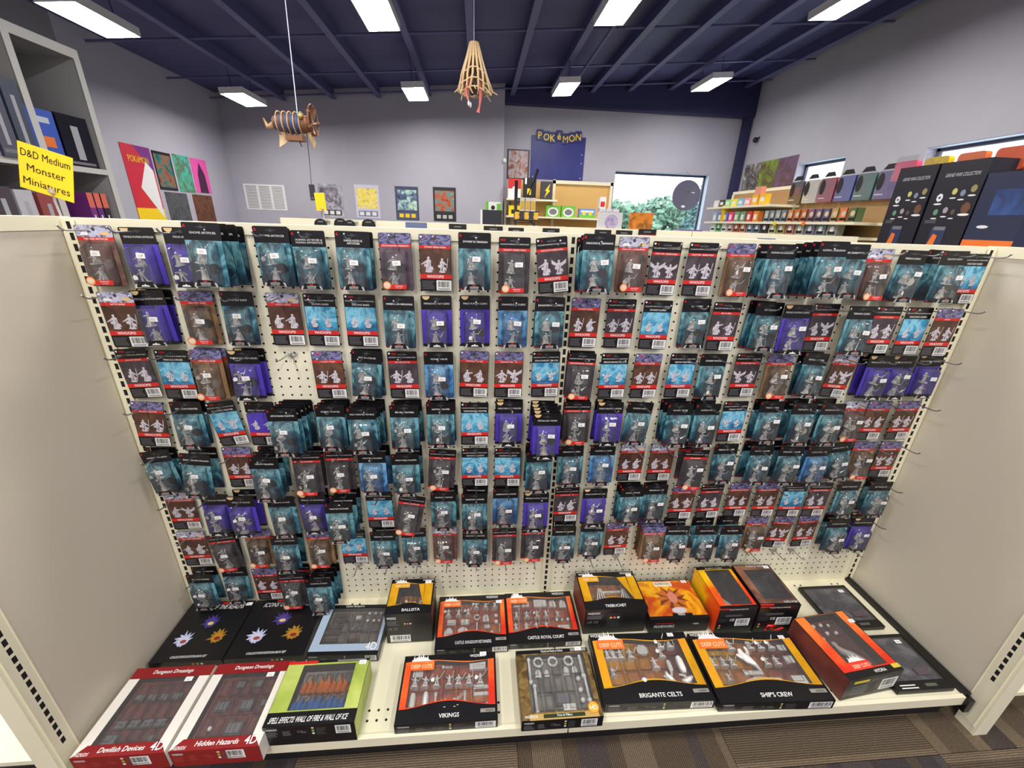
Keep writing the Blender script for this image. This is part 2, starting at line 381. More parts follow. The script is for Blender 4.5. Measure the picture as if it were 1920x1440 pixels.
for x0,x1 in ((-1.235,-.001),(.001,1.235)):
    b.prism(FB, [(x0,1.345),(x1,1.345),(x1,1.372),(x0,1.372)], -.045, .004, CREAM)
b.build('top_rail', g)
b = MB(); b.box((-1.235,.006,.02),(1.235,.04,1.344), CREAM2); b.build('rear_panel', g)
# base decks with perforations near the front
DY = -.445
def deck(x0, x1):
    b = MB(); F = Fr((0,0,ZD-.001),(1,0,0),(0,1,0)); hs = []
    cells = []
    for cx in np.arange(x0+.06, x1-.03, .155):
        for i in range(3):
            for j in range(2): hs.append((cx+(i-1)*IN, DY+.045+j*IN))
    for cx in np.arange(x0+.06, x1-.03, .155):
        for i in range(2): hs.append((cx+(i-.5)*IN, -.025))
    b.box((x0,DY+.012,ZD-.012),(x1,-.0005,ZD-.001), CREAM)
    b.box((x0,DY,ZD-.03),(x1,DY+.012,ZD+.0035), CREAM)
    o = b.build('base_deck', g)
    b = MB()
    for x,y in hs: b.disc(F, x, y, .0036, .0005, HOLE, 8)
    b.build('deck_holes', o)
deck(-1.205,-.002); deck(.002,1.205)
b = MB(); b.box((-1.2,DY+.03,.0),(1.2,DY+.036,ZD-.03), mat('black_kick_plate', (24,22,26), .6)); b.build('kick_plate', g)
b = MB(); b.box((1.206,-.44,ZD-.055),(1.225,-.004,ZD+.012), BLK); b.box((1.206,-.455,ZD-.05),(1.225,-.44,ZD), BLK); b.build('deck_end_bracket', g, )

# side gondolas, at right angles to the main one
def side(s, lab):
    x = s*1.238
    t = thing('side_gondola', lab, 'display shelf', (x,0,0))
    b = MB(); b.box((min(0,s*.004),-.43,.06),(max(0,s*.004),.0,1.344), SHADEP); b.build('back_panel', t)
    b = MB(); b.box((min(s*-.003,s*.05),-.475,1.344),(max(s*-.003,s*.05),.02,1.374), CREAM); b.build('top_rail', t)
    F = Fr((-s*.003,-.4525,0),(0,-s,0) if s < 0 else (0,-1,0),(0,0,1))
    F = Fr((-s*.002,-.4525,0),(0,1 if s < 0 else -1,0),(0,0,1))
    upright(0, t, 1.35, .03, 0, .04, F, 46)
    b = MB(); b.box((min(0,s*.046),-.482,.0),(max(0,s*.046),-.4735,1.372), CREAM); b.box((min(s*.001,s*.046),-.4735,0),(max(s*.001,s*.046),-.43,.03), CREAM); b.build('end_post', t)
    b = MB(); b.box((min(s*.046,s*.05),-.43,.03),(max(s*.046,s*.05),.02,1.344), SHADEP); b.build('rear_panel', t)
    b = MB(); b.box((min(s*.05,s*.42),-.44,.1),(max(s*.05,s*.42),.02,.115), CREAM); b.build('rear_deck', t)
    return t
sgl = side(-1, 'cream gondola end panel standing at the left of the hung packs')
sgr = side(1, 'cream gondola end panel standing at the right of the hung packs')

# ================================================================ CARDED PACKS
CW, CH = .0815, .1415
TE = nmat('teal_art', [(0.14,(12,28,46)),(0.36,(30,66,88)),(0.5,(66,128,146)),(0.62,(122,182,194)),(0.76,(48,104,128))], scale=30, detail=4, distort=1.4, grad=(2,-.141,-.03,.22), stretch=(1,1,.6), rnd=True)
TB = nmat('blue_art', [(0.12,(20,50,96)),(0.4,(44,104,172)),(0.55,(88,156,214)),(0.7,(130,190,230))], scale=24, detail=4, distort=1.4, grad=(2,-.141,-.03,.16), rnd=True)
CY = nmat('cyan_art', [(0.15,(16,58,96)),(0.35,(40,118,164)),(0.5,(76,166,206)),(0.64,(140,206,230)),(0.8,(60,146,192))], scale=24, detail=4, distort=1.6, grad=(2,-.105,-.045,.2), rnd=True)
PU = nmat('purple_art', [(0.2,(52,36,150)),(0.5,(78,58,186)),(0.8,(96,76,200))], scale=10, detail=2, grad=(2,-.141,-.03,.12), rnd=True)
BR = nmat('brown_art', [(0.2,(52,32,26)),(0.5,(84,56,44)),(0.8,(116,82,60))], scale=30, detail=4, rnd=True)
BRR = nmat('red_brown_art', [(0.2,(70,44,40)),(0.5,(118,84,76)),(0.8,(150,118,104))], scale=30, detail=4, rnd=True)
TAN = nmat('tan_art', [(0.3,(82,60,40)),(0.5,(130,98,66)),(0.7,(166,134,100))], scale=34, detail=5, stretch=(1,1,.4), rnd=True)
DKP = nmat('dark_grey_art', [(0.2,(40,34,38)),(0.5,(68,60,66)),(0.8,(98,90,98))], scale=26, detail=4, rnd=True)
VBR = nmat('violet_brown_art', [(0.2,(60,46,60)),(0.5,(94,76,92)),(0.8,(126,108,124))], scale=40, detail=4, rnd=True)
HV = nmat('violet_header_art', [(0.3,(36,34,58)),(0.45,(86,84,126)),(0.6,(146,144,190)),(0.75,(58,56,96))], scale=50, detail=2, distort=3, stretch=(.6,1,1))
HL = nmat('pale_header_art', [(0.3,(44,44,60)),(0.42,(126,126,150)),(0.55,(196,196,220)),(0.7,(170,172,200))], scale=44, detail=2, distort=3, stretch=(.6,1,1))
SKIN = mat('round_seal_cream', (226,192,140), .5)
ART = {'T':TE,'Tb':TB,'P':PU,'bL':BRR,'bV':VBR,'bR':DKP,'bB':TAN,'wB':BR,'wG':DKP,'wT':CY,'wP':PU,'wL':BR}
WORD = {'T':'teal','Tb':'blue','P':'purple','bL':'pale-topped brown','bV':'violet-brown','bR':'dark grey','bB':'tan','wB':'brown','wG':'dark grey','wT':'light blue','wP':'purple','wL':'pale-topped brown'}
CF = Fr((-CW/2,-.0005,-CH),(1,0,0),(0,0,1))
def silhouette(b, F, cx, y0, h, l, seed, m=FIGP2):
    r = random.Random(seed*13+5); s = h*r.uniform(.85,1); n = r.choice([0,0,1,2,2,3,3,4]) if True else 0; cx += r.uniform(-.001,.001)
    def P(pts, k): b.poly(F, [(cx+x*s, y0+y*s) for x,y in pts], l+k*.00006, m)
    b.disc(F, cx, y0+.05*s, .24*s, l, m, 10, .07*s); 
    if n in (0,3): P([(-.2,.06),(.2,.06),(.11,.6),(-.11,.6)],1)                  # robe
    else: P([(-.16,.06),(-.05,.06),(.0,.42),(-.12,.42)],1); P([(.04,.06),(.16,.06),(.11,.42),(-.01,.42)],1.5)
    P([(-.12,.38),(.12,.38),(.16,.72),(.05,.8),(-.06,.8),(-.16,.72)],2)
    b.disc(F, cx+r.uniform(-.02,.03)*s, y0+.88*s, .085*s, l+.0002, m, 8)
    P([(-.3,.36),(-.1,.3),(-.08,.5),(-.26,.52)],2.5); P([(.12,.2),(.3,.12),(.26,.34),(.1,.4)],2.6)
    if n == 4: P([(-.1,.7),(-.52,1.0),(-.5,.72),(-.12,.5)],3); P([(.1,.7),(.52,1.0),(.5,.72),(.12,.5)],3)
    if n in (1,2): P([(.14,.72),(.36,.52),(.32,.46),(.1,.6)],3); P([(.3,.3),(.34,.3),(.42,.98),(.38,.98)],4)
    if n in (0,2): P([(-.14,.72),(-.36,.58),(-.33,.5),(-.1,.62)],3); P([(-.46,.44),(-.2,.62),(-.22,.66),(-.48,.5)],4)
    if n == 3: P([(.12,.74),(.4,.78),(.4,.7),(.12,.62)],3); P([(-.24,.1),(-.13,.7),(-.3,.5)],3)
    b.poly(F, [(cx+.01*s,y0+.3*s),(cx+.06*s,y0+.3*s),(cx+.08*s,y0+.64*s),(cx+.02*s,y0+.6*s)], l+.0004, FIGS)
    b.poly(F, [(cx-.09*s,y0+.12*s),(cx-.05*s,y0+.12*s),(cx-.03*s,y0+.34*s),(cx-.07*s,y0+.34*s)], l+.0004, FIGS)
def card_mesh(ty, title, seed):
    b = MB(); F = CF; H, W = CH, CW; L = .0002; art = ART[ty]
    b.prism(F, rrect(0,0,W,H,.004), -.0006, 0, BLK)
    hd = .27 if ty in ('T','Tb','P','bR','wT','wG','wP') else .19
    red = ty in ('bL','bV','bR','bB','wB','wG','wL')
    if ty in ('bL','wL'): b.poly(F, rrect(.001,H*(1-.19),W-.001,H-.0005,.0035), L, HL)
    if ty in ('bB','bV','wB'): b.poly(F, rrect(.001,H*(1-.19),W-.001,H-.0005,.0035), L, HV)
    flat = ty[0] == 'w'
    top = 1-(.19 if ty in ('bL','wL','bB','bV','wB') else .25 if red else .27)
    if ty in ('wT','wP'): top = .76
    if ty in ('bR','wG'): top = .805
    # title
    if red:
        b.rect(F, .001, H*(top-.052), W-.001, H*top, L, RED); b.text(F, title, W/2, H*(top-.04), H*.028, 2*L, WHT, W*.82, wscale=1.1); top -= .052
    else:
        ls = title.split('|'); y = .83 if not flat else .79
        for k, s in enumerate(ls): b.text(F, s, W*.52, H*(y-.045*k), H*.035, L, WHT, W*.84, wscale=1.0)
    # euro slot and header marks
    if ty not in ('bL','wL'):
        b.rect(F, W*.36, H*.925, W*.64, H*.94, L*1.5, GRYT if ty in ('bR','wG') else DGRY); 
    b.disc(F, W*.5, H*.935, .0042, L*1.7, DGRY, 10)
    if ty in ('T','Tb'): b.text(F, '&', W*.035, H*.925, H*.05, L*1.5, RED, align='l')
    if ty in ('wG','wT','bR','wB','bB','wP'): b.text(F, 'RED' if seed%3 else '&', W*(.16 if flat else .05), H*.93, H*.04, L*2, RED, align='l')
    if ty == 'P': b.poly(F, [(W*.17+W*.12*math.cos(math.pi+math.pi*k/9), H*.985+W*.12*math.sin(math.pi+math.pi*k/9)) for k in range(10)], L*1.5, SKIN)
    if ty in ('bL','wL'):
        b.poly(F, [(W*.1,H*.84),(W*.4,H*.84),(W*.36,H*.87),(W*.3,H*.9),(W*.25,H*.88),(W*.2,H*.9),(W*.14,H*.87)], L*2, WHT); b.disc(F, W*.78, H*.87, W*.14, L*2, SKIN, 12, H*.03); b.rect(F, W*.42,H*.84,W*.6,H*.93, L*1.6, mat('pale_violet',(200,200,226),.5))
    if flat: b.disc(F, W*.07, H*.955, .0028, L*2, WHT, 8)
    if (ty in ('wG','wT','bR')) : b.text(F, "NOLZUR'S MARVELOUS MINIATURES", W/2, H*(.865 if flat or ty=='bR' else .87), H*.024, L*2, WHT, W*.9, bold=.05)
    if flat:
        b.rect(F, .0012, H*.30, W-.0012, H*top, L, art)
        q_ = .23 if ty in ('wT','wP') else .3; y_ = .37 if ty in ('wT','wP') else .34
        if q_ < .3:
            for cx_ in (.27,.71): b.disc(F, W*cx_, H*(y_+.005), H*.062, 1.6*L, BLK, 10, H*.02)
        silhouette(b, F, W*.27, H*y_, H*q_, 2*L, seed*2+1); silhouette(b, F, W*.71, H*y_, H*q_*1.03, 2*L, seed*3+2)
        b.rect(F, 0, H*.225, W, H*.305, 1.5*L, RED); b.text(F, 'WHOOPS!', W*.48, H*.241, H*.052, 2.5*L, WHT, W*.6, bold=.03, wscale=.95)
        b.lines(F, W*.05, H*.04, W*.47, H*.2, 6, 1.5*L, GRYT, .3)
        b.barcode(F, W*.51, H*.015, W*.985, H*.2, 1.5*L)
    else:
        b.rect(F, .0008, .001, W-.0008, H*top, L, art)
        if ty in ('T','Tb'): b.rect(F, .0008, .001, W*.34, H*.035, 1.6*L, DRED)
        if ty == 'P': b.rect(F, .001, .001, W-.001, H*.06, 1.6*L, BLK)
        if ty == 'bR': b.rect(F, .0008, .001, W*.25, H*.04, 1.6*L, RED)
    me = b.mesh('card_'+ty); return me
BX0, BX1, BY0, BY1, BD = .0105, .069, .003, .103, .022
def blister_mesh(m):
    b = MB(); F = CF; x0,x1,y0,y1,d = BX0,BX1,BY0,BY1,BD
    back = rrect(x0,y0,x1,y1,.008,3)
    mid = rrect(x0+.0018,y0+.0015,x1-.0018,y1-.005,.008,3); fr = rrect(x0+.004,y0+.004,x1-.004,y1-.009,.007,3); n = len(back)
    vs = [F.p(x,y,.0004) for x,y in back]+[F.p(x,y,d*.8) for x,y in mid]+[F.p(x,y,d) for x,y in fr]
    fs = [(i,(i+1)%n,n+(i+1)%n,n+i) for i in range(n)]+[(n+i,n+(i+1)%n,2*n+(i+1)%n,2*n+i) for i in range(n)]+[tuple(range(2*n,3*n))]
    b.add(vs, fs, m, False); return b.mesh('blister')
BLIS = [blister_mesh(FILM), blister_mesh(FILMB)]
def tag_mesh(ty):
    b = MB(); F = CF; l = BD+.0006; cx = (BX0+BX1)/2
    if ty in ('T','Tb','P'):
        b.poly(F, [(BX0+.003,.0025),(BX1-.003,.0025),(BX1-.006,.012),(BX0+.006,.012)], l-.0003, FLAPM)
        b.poly(F, [(cx-.022,.0035),(cx+.022,.0035),(cx+.016,.018),(cx-.016,.018)], l, BLK)
        if ty == 'P': b.poly(F, [(cx-.011,.006),(cx+.011,.006),(cx+.006,.010),(cx+.003,.009),(cx,.013),(cx-.003,.009),(cx-.006,.0105)], l+.0003, WHT)
        else: b.rect(F, cx-.004,.0135,cx+.004,.016, l+.0003, RED); b.text(F, 'UNPAINTED', cx, .0095, .003, l+.0003, WHT, .022); b.text(F, 'MINIATURES', cx, .0055, .0028, l+.0003, WHT, .026)
    else:
        b.prism(F, rrect(.022,.006,.066,.0175,.002), l-.0004, l, RED); b.text(F, 'UNPAINTED', .047, .0125, .0028, l+.0004, WHT, .026); b.text(F, 'MINIATURES', .047, .0085, .002, l+.0004, WHT, .026)
        b.disc(F, .0175,.0155,.0105, l+.0003, ORG, 16); b.disc(F, .0175,.0155,.0082, l+.0005, mat('badge_pale',(235,205,170),.5), 16); b.text(F, 'HD', .0175, .013, .0068, l+.0008, WHT, .012, bold=.06)
    return b.mesh('label_tag')
TAGM = {k: tag_mesh(k) for k in ('T','P','bR')}
def sticker_mesh():
    b = MB(); F = Fr((-.0085,-.0004,-.0055),(1,0,0),(0,0,1)); b.prism(F, [(-.001,0),(.019,0),(.019,.012),(-.001,.012)], -.0002, .0002, STICK); b.lines(F, .003,.003,.014,.009,3,.0003,mat('sticker_print',(176,176,180),.6)); return b.mesh('price_sticker')
STKM = sticker_mesh()
def mini_mesh(seed, h=.034):
    r = random.Random(seed); b = MB(); s = h; m = FIGP; n = seed%6
    b.tube([(0,0,0),(0,0,.07*s)], [.36*s,.33*s], m, 10, False)
    if n in (0,4): b.tube([(0,0,.06*s),(0,0,.3*s),(0,0,.62*s)], [.26*s,.19*s,.11*s], m, 8)
    else:
        for sx in (-1,1): b.tube([(sx*.15*s,r.uniform(-.08,.08)*s,.06*s),(sx*.12*s,-.03*s,.26*s),(sx*.06*s,0,.46*s)], [.055*s,.06*s,.08*s], m, 6)
    b.tube([(0,0,.42*s),(0,-.01*s,.6*s),(0,0,.78*s)], [.12*s,.15*s,.09*s], m, 7)
    b.ball((0,-.02*s,.87*s), .085*s, m, 7, 5)
    a = r.uniform(-.1,.25); q = r.uniform(-.1,.3)
    b.tube([(.13*s,0,.72*s),(.27*s,-.08*s,(.55+a)*s),(.34*s,-.2*s,(.6+a)*s)], [.05*s,.045*s,.04*s], m, 5)
    b.tube([(-.13*s,0,.72*s),(-.28*s,-.05*s,(.52+q)*s),(-.3*s,-.2*s,(.5+q)*s)], [.05*s,.045*s,.04*s], m, 5)
    if n in (0,1): b.tube([(.34*s,-.2*s,.05*s),(.34*s,-.2*s,1.08*s)], .022*s, m, 5); b.ball((.34*s,-.2*s,1.1*s), .06*s, m, 6, 4)
    if n in (2,5): b.tube([(.3*s,-.2*s,(.5+a)*s),(.62*s,-.25*s,(1.0+a)*s)], [.05*s,.015*s], m, 4)
    if n in (3,5): b.prism(Fr((-.46*s,-.27*s,.3*s),(1,0,0),(0,0,1)), [(0,0),(.24*s,0),(.28*s,.2*s),(.12*s,.36*s),(-.04*s,.2*s)], 0, .03*s, m)
    if n in (1,2,4): b.add([(-.13*s,.06*s,.74*s),(.13*s,.06*s,.74*s),(.26*s,.2*s,.1*s),(-.26*s,.2*s,.1*s),(0,.15*s,.4*s)], [(0,1,4),(1,2,4),(2,3,4),(3,0,4)], m, True)
    return b.mesh('figurine')
MINI = [mini_mesh(k) for k in range(12)]
b = MB(); b.tube([(0,0,0),(0,.004,0)], .0115, BLK, 14, False); BASEM = b.mesh('spare_base')
b = MB(); b.tube([(0,0,0),(0,.003,0)], .0115, FILM, 14, False); BASEC = b.mesh('spare_base')

import_rows = None
# packs read off the photograph: kind, pixel of the card top centre, packs behind, roll, title
R=[
[("bL",172,422,0,0,""),("P",253,426,0,0,"FEMALE HUMAN ARTIFICER"),("P",336,426,0,0,"MALE HUMAN"),("T",374,417,3,0,"GNOME ARTIFICER"),("T",505,424,1,0,"GNOME ARTIFICER"),("T",575,432,0,0,"HUMAN ARTIFICER &|HUMAN APPRENTICE"),("T",659,433.5,1,0,"HARENGON &|ARTIFICER"),("bV",739,436.5,0,0,"DRAGONBORN BARBARIAN"),("wB",815,439.5,0,0,"DWARF BARBARIAN"),("T",890,436,0,0,"DWARF BARBARIAN"),("bR",965.6,444.5,0,0,"GOLIATH BARBARIAN"),("wG",1034,444.6,0,6,"GOLIATH BARBARIAN"),("T",1125,438.7,2,0,"HALFLING BARBARIANS"),("bL",1190.6,444.3,0,0,"HALF-ORC BARBARIAN"),("wG",1253.6,453,0,0,"HALF-ORC BARBARIAN"),("wG",1322,455,0,0,"HALF-ORC BARBARIAN"),("bB",1393,456.5,0,0,"HUMAN BARBARIAN"),("T",1470,457.8,1,0,"HUMAN BARBARIAN"),("T",1568,452.6,3,0,"HUMAN BARBARIAN"),("T",1608,458,0,0,"ORC BARBARIAN"),("bL",1654,466.7,0,0,"TIEFLING"),("T",1717.5,469.4,0,0,"FIRBOLG BARD"),("T",1796,470.6,1,0,"GNOME BARDS"),("wT",1835,476,0,0,"HALF-ELF BARD")],
[("wL",213,547,0,0,"SATYR BARD"),("P",272,544,1,3,"FEMALE HUMAN BARD"),("bB",364,545.3,0,0,"HALF-ELF BARD"),("T",441,546.3,0,0,"HALF-ELF BARD"),("wL",527.5,549,0,0,"HUMAN BARD"),("wT",596.6,550.6,0,0,"HUMAN BARD"),("wT",673,552,0,0,"TIEFLING BARD"),("T",746.6,554.6,0,0,"HARENGON BRIGANDS"),("P",817.4,554,0,0,"FEMALE HALF-ELF CLERIC"),("P",890.3,554,0,0,"MALE HUMAN CLERIC"),("Tb",962.5,556,0,0,"CHANGELING CLERIC"),("T",1032.3,557.3,1,0,"DRAGONBORN CLERICS"),("wB",1100.5,558.9,0,0,"DWARF CLERIC"),("wG",1168,560.6,0,0,"DWARF CLERIC"),("wT",1236,563,0,0,"DWARF CLERIC"),("T",1309,560,0,0,"ELF CLERIC"),("wG",1367,566.7,0,0,"ELF CLERIC"),("T",1447,567,1,0,"ELF CLERIC"),("P",1499,571.4,0,0,"FEMALE HUMAN CLERIC"),("wG",1553.4,569.5,0,0,"HUMAN CLERIC"),("T",1620,574,0,0,"TIEFLING CLERIC"),("wG",1670.6,574.5,0,0,"HUMAN CLERIC"),("wT",1728,576.4,0,0,"HALFLING CLERIC"),("wB",1785,579,0,0,"DRUID")],
[("wG",241.7,653.5,0,4,"DWARF DRUID"),("wT",318,656,0,0,"FIRBOLG DRUID"),("bB",383,656,1,0,"HALF-ELF DRUID"),("P",452.6,657,1,0,"FEMALE HALF-ELF DRUID"),None,("wB",610.7,658,0,0,"HUMAN DRUID"),("T",687,657,1,-4,"HUMAN DRUID"),("wG",753,658.7,0,0,"HUMAN DRUID"),("Tb",821.7,659.5,0,0,"HUMAN DRUID"),("wB",890,658,0,-2,"AASIMAR FIGHTER"),("wB",955,659.5,0,0,"AASIMAR FIGHTER"),("wT",1024.8,659,0,0,"DRAGONBORN FIGHTER"),("bR",1093,662,1,-2,"DRAGONBORN FIGHTER"),("wT",1154.8,662,0,0,"DRAGONBORN FIGHTER"),("wB",1218,663,0,0,"DROW FIGHTER"),("wT",1284,662.4,0,0,"DROW FIGHTERS"),("T",1341,663.4,0,0,"DWARF FIGHTER"),("wG",1407.6,662.3,0,0,"DWARF FIGHTER"),("bB",1466,664,0,0,"DWARF FIGHTER"),("T",1535,662,1,-5,"DWARF FIGHTER"),("wL",1591,665,0,-6,"ELF FIGHTER"),("P",1656,667,1,0,"FEMALE ELF FIGHTER"),("P",1698.6,667,0,0,"MALE ELF FIGHTER"),("P",1749.5,665,0,0,"MALE HUMAN FIGHTER")],
[("wB",273,753,0,-4,"GNOME FIGHTER"),("T",345,753,1,0,"HALFLING FIGHTER"),("wT",408.9,753,0,8,"HALF-ORC FIGHTER"),("wP",484,753,0,0,"FEMALE HALF-ELF FIGHTER"),("T",525.5,766.5,4,0,"GITHYANKI FIGHTER"),("T",616.5,759,2,0,"HUMAN FIGHTER"),("T",676,764,4,0,"ORC FIGHTER FEMALE"),("T",756.5,760,2,0,"SEA ELF FIGHTERS"),("T",825,754.6,1,0,"SHIFTER FIGHTER"),("wT",889.9,754.8,0,0,"WARFORGED FIGHTER"),("P",955,753,1,0,"MALE HALF-ORC FIGHTER"),("P",1026.7,776,4,0,"FEMALE ELF MONK"),("bR",1084,753,1,0,"DRAGONBORN MONK"),("P",1145.4,753.7,1,0,"MALE HALFLING MONK"),("T",1203,753.8,0,-3,"HUMAN MONK"),("T",1277.7,757,2,0,"HUMAN MONK"),("T",1330,757,1,0,"HUMAN MONK"),("wT",1382,752.3,0,0,"TABAXI MONK"),("T",1450.6,752.5,1,0,"TABAXI MONK"),("T",1511.9,756,1,0,"TORTLE MONK"),("T",1566,757,1,0,"WOOD ELF MONK"),("bL",1607.5,752,0,0,"MONK"),("wB",1653.4,752,0,0,"AASIMAR MONK"),("wB",1708.4,752,0,0,"AASIMAR PALADIN")],
[("T",287,845.6,1,6,"AASIMAR PALADIN"),("T",364,851,1,-6,"DRAGONBORN PALADIN"),("wB",441,838,0,0,"DWARF PALADIN"),("T",492,858,2,0,"DROW PALADIN"),("bR",572,848,1,0,"ELF PALADIN"),("bR",634.7,844,0,0,"HALF-ELF PALADIN"),("Tb",695.6,847,1,0,"HALF-ELF PALADIN"),("T",759,851,1,0,"HALF-ORC PALADIN"),("bR",830.5,842.6,0,-5,"HUMAN PALADIN"),("wT",890.4,839.8,0,0,"HUMAN PALADIN"),("wT",952,840,0,0,"HUMAN PALADIN"),("T",1012,846,1,0,"ORC PALADIN"),("T",1071.5,835.8,0,0,"TIEFLING PALADIN"),("Tb",1132,834,0,0,"AASIMAR RANGER"),("wL",1189,832,0,0,"ELF RANGER"),("wL",1246,832,0,0,"ELF RANGER"),("bR",1309,843,1,-3,"ELF RANGER"),("T",1364,832,0,0,"FIRBOLG RANGER"),("T",1432,834.6,1,0,"GNOME RANGER"),("T",1487.8,836.5,1,0,"HALFLING RANGER"),("Tb",1539.4,837,1,0,"HUMAN RANGER"),("T",1577,829,0,8,"HUMAN RANGER"),("bB",1625.3,828,0,0,"DROW RANGER"),("wB",1674.5,828,0,0,"TIEFLING RANGER")],
[("wL",332,923,0,0,"DRAGONBORN ROGUE"),("P",400,927,0,0,"FEMALE ELF RANGER"),("P",448,931,1,0,"MALE ELF ROGUE"),("T",524,931,0,3,"GNOME ROGUE"),("P",583,927,1,0,"FEMALE HALF-ELF ROGUE"),("T",633,943,2,0,"HALF-ELF ROGUES"),("wT",709,921.8,0,0,"ELF ROGUE"),("bR",774,929,0,-11,"HALFLING ROGUE"),("T",831,922,1,0,"HALFLING ROGUE"),("T",889.4,925.8,1,0,"HALFLING ROGUES"),("Tb",948.5,916,1,0,"HARENGON ROGUES"),("P",1005.9,923.5,0,0,"FEMALE HUMAN ROGUE"),("wG",1064.5,913,0,0,"HUMAN ROGUE"),("P",1117,916,0,0,"MALE HUMAN ROGUE"),("T",1187.7,913.7,2,0,"HUMAN ROGUE"),("T",1232,909,1,0,"TIEFLING ROGUE"),("wB",1285.7,909,0,0,"TABAXI ROGUE"),("wG",1338.6,907.5,0,0,"TIEFLING ROGUE"),("wB",1392.5,904.7,0,0,"DRAGONBORN SORCERER"),("wB",1445,904.7,0,0,"HALF-ELF SORCERER"),("wT",1496.6,906,0,0,"HUMAN SORCERER"),("wG",1544,905,0,0,"TIEFLING SORCERER"),("T",1596.4,902.8,0,0,"DROW WARLOCK"),("T",1656,903.3,1,0,"ELF WARLOCK")],
[("wL",355,996,0,0,"HALFLING SORCERER"),("bR",411,1002,1,5,"GNOME SORCERER"),("bB",480.5,993,0,0,"HUMAN SORCERER"),("T",531,1004,1,0,"HUMAN WARLOCK"),("bB",596.7,995,1,0,"HALF-ELF WARLOCK"),("wT",660,993,0,0,"TIEFLING SORCERER"),("T",716.6,996.6,1,0,"TIEFLING SORCERER"),("T",774.5,990.4,0,0,"TIEFLING WARLOCK"),("bL",833.6,988.8,0,0,"ELF WARLOCK"),("T",890.5,995,1,0,"HALF-ELF WARLOCK"),("bR",946,990,0,0,"HUMAN WARLOCK"),("bR",1001,986,0,0,"HUMAN WARLOCK"),("T",1058.6,987.4,1,0,"TIEFLING WARLOCK"),("T",1112.5,980.5,0,0,"TIEFLING WARLOCK"),("wB",1160,980,0,0,"AARAKOCRA"),("bB",1228.3,987.4,3,0,"DRAGONBORN WIZARD"),("T",1273,986,1,0,"DRAGONBORN WIZARD"),("T",1327.8,986,1,0,"DROW WIZARD"),("T",1375.6,985.5,1,0,"ELF WIZARD"),("bB",1422.5,970,0,0,"ELF WIZARD"),("wB",1474,968,0,-6,"GNOME WIZARD"),("wB",1519.5,966,0,0,"HUMAN WIZARD"),("T",1576,973,1,0,"HUMAN WIZARD"),("P",1623,970.8,1,0,"FEMALE HUMAN WIZARD")],
[("T",371.7,1077,1,0,"TIEFLING WIZARD"),("T",437,1064,0,0,"GNOME WIZARD"),("wB",494,1066,0,0,"HALF-ELF WIZARD"),("bR",544,1076,1,0,"HUMAN WIZARD"),("T",595.5,1084.6,3,0,"HUMAN WIZARD")],
]

ROWN = ['top row','second row','third row','fourth row','fifth row','sixth row','seventh row','bottom row']
D1 = [.02,.02,.03,.092,.035,.03,.04,.018,.016,.04,.03,.03,.075,.03,.016,.016,.022,.05,.09,.06,.03,.04,.05,.02]
def hook_mesh():
    b = MB(); z = 0; r = .0017
    for s in (-1,1):
        b.tube([(s*.0127,.008,.006),(s*.0127,-.002,.0),(s*.0127,-.0045,-.004),(s*.006,-.006,-.008),(0,-.006,-.006)], r, CHROME, 5)
    b.tube([(-.0127,-.004,-.001),(0,-.0055,.0015),(.0127,-.004,-.001)], r, CHROME, 5)
    b.tube([(0,-.005,-.026),(0,-.006,-.004),(0,-.012,0),(0,-.075,.0015),(0,-.086,.005),(0,-.092,.011)], .0019, CHROME, 6)
    b.ball((0,-.0925,.0118), .0026, CHROME, 6, 4)
    return b.mesh('peg_hook')
HOOKM = hook_mesh()
seed = 0
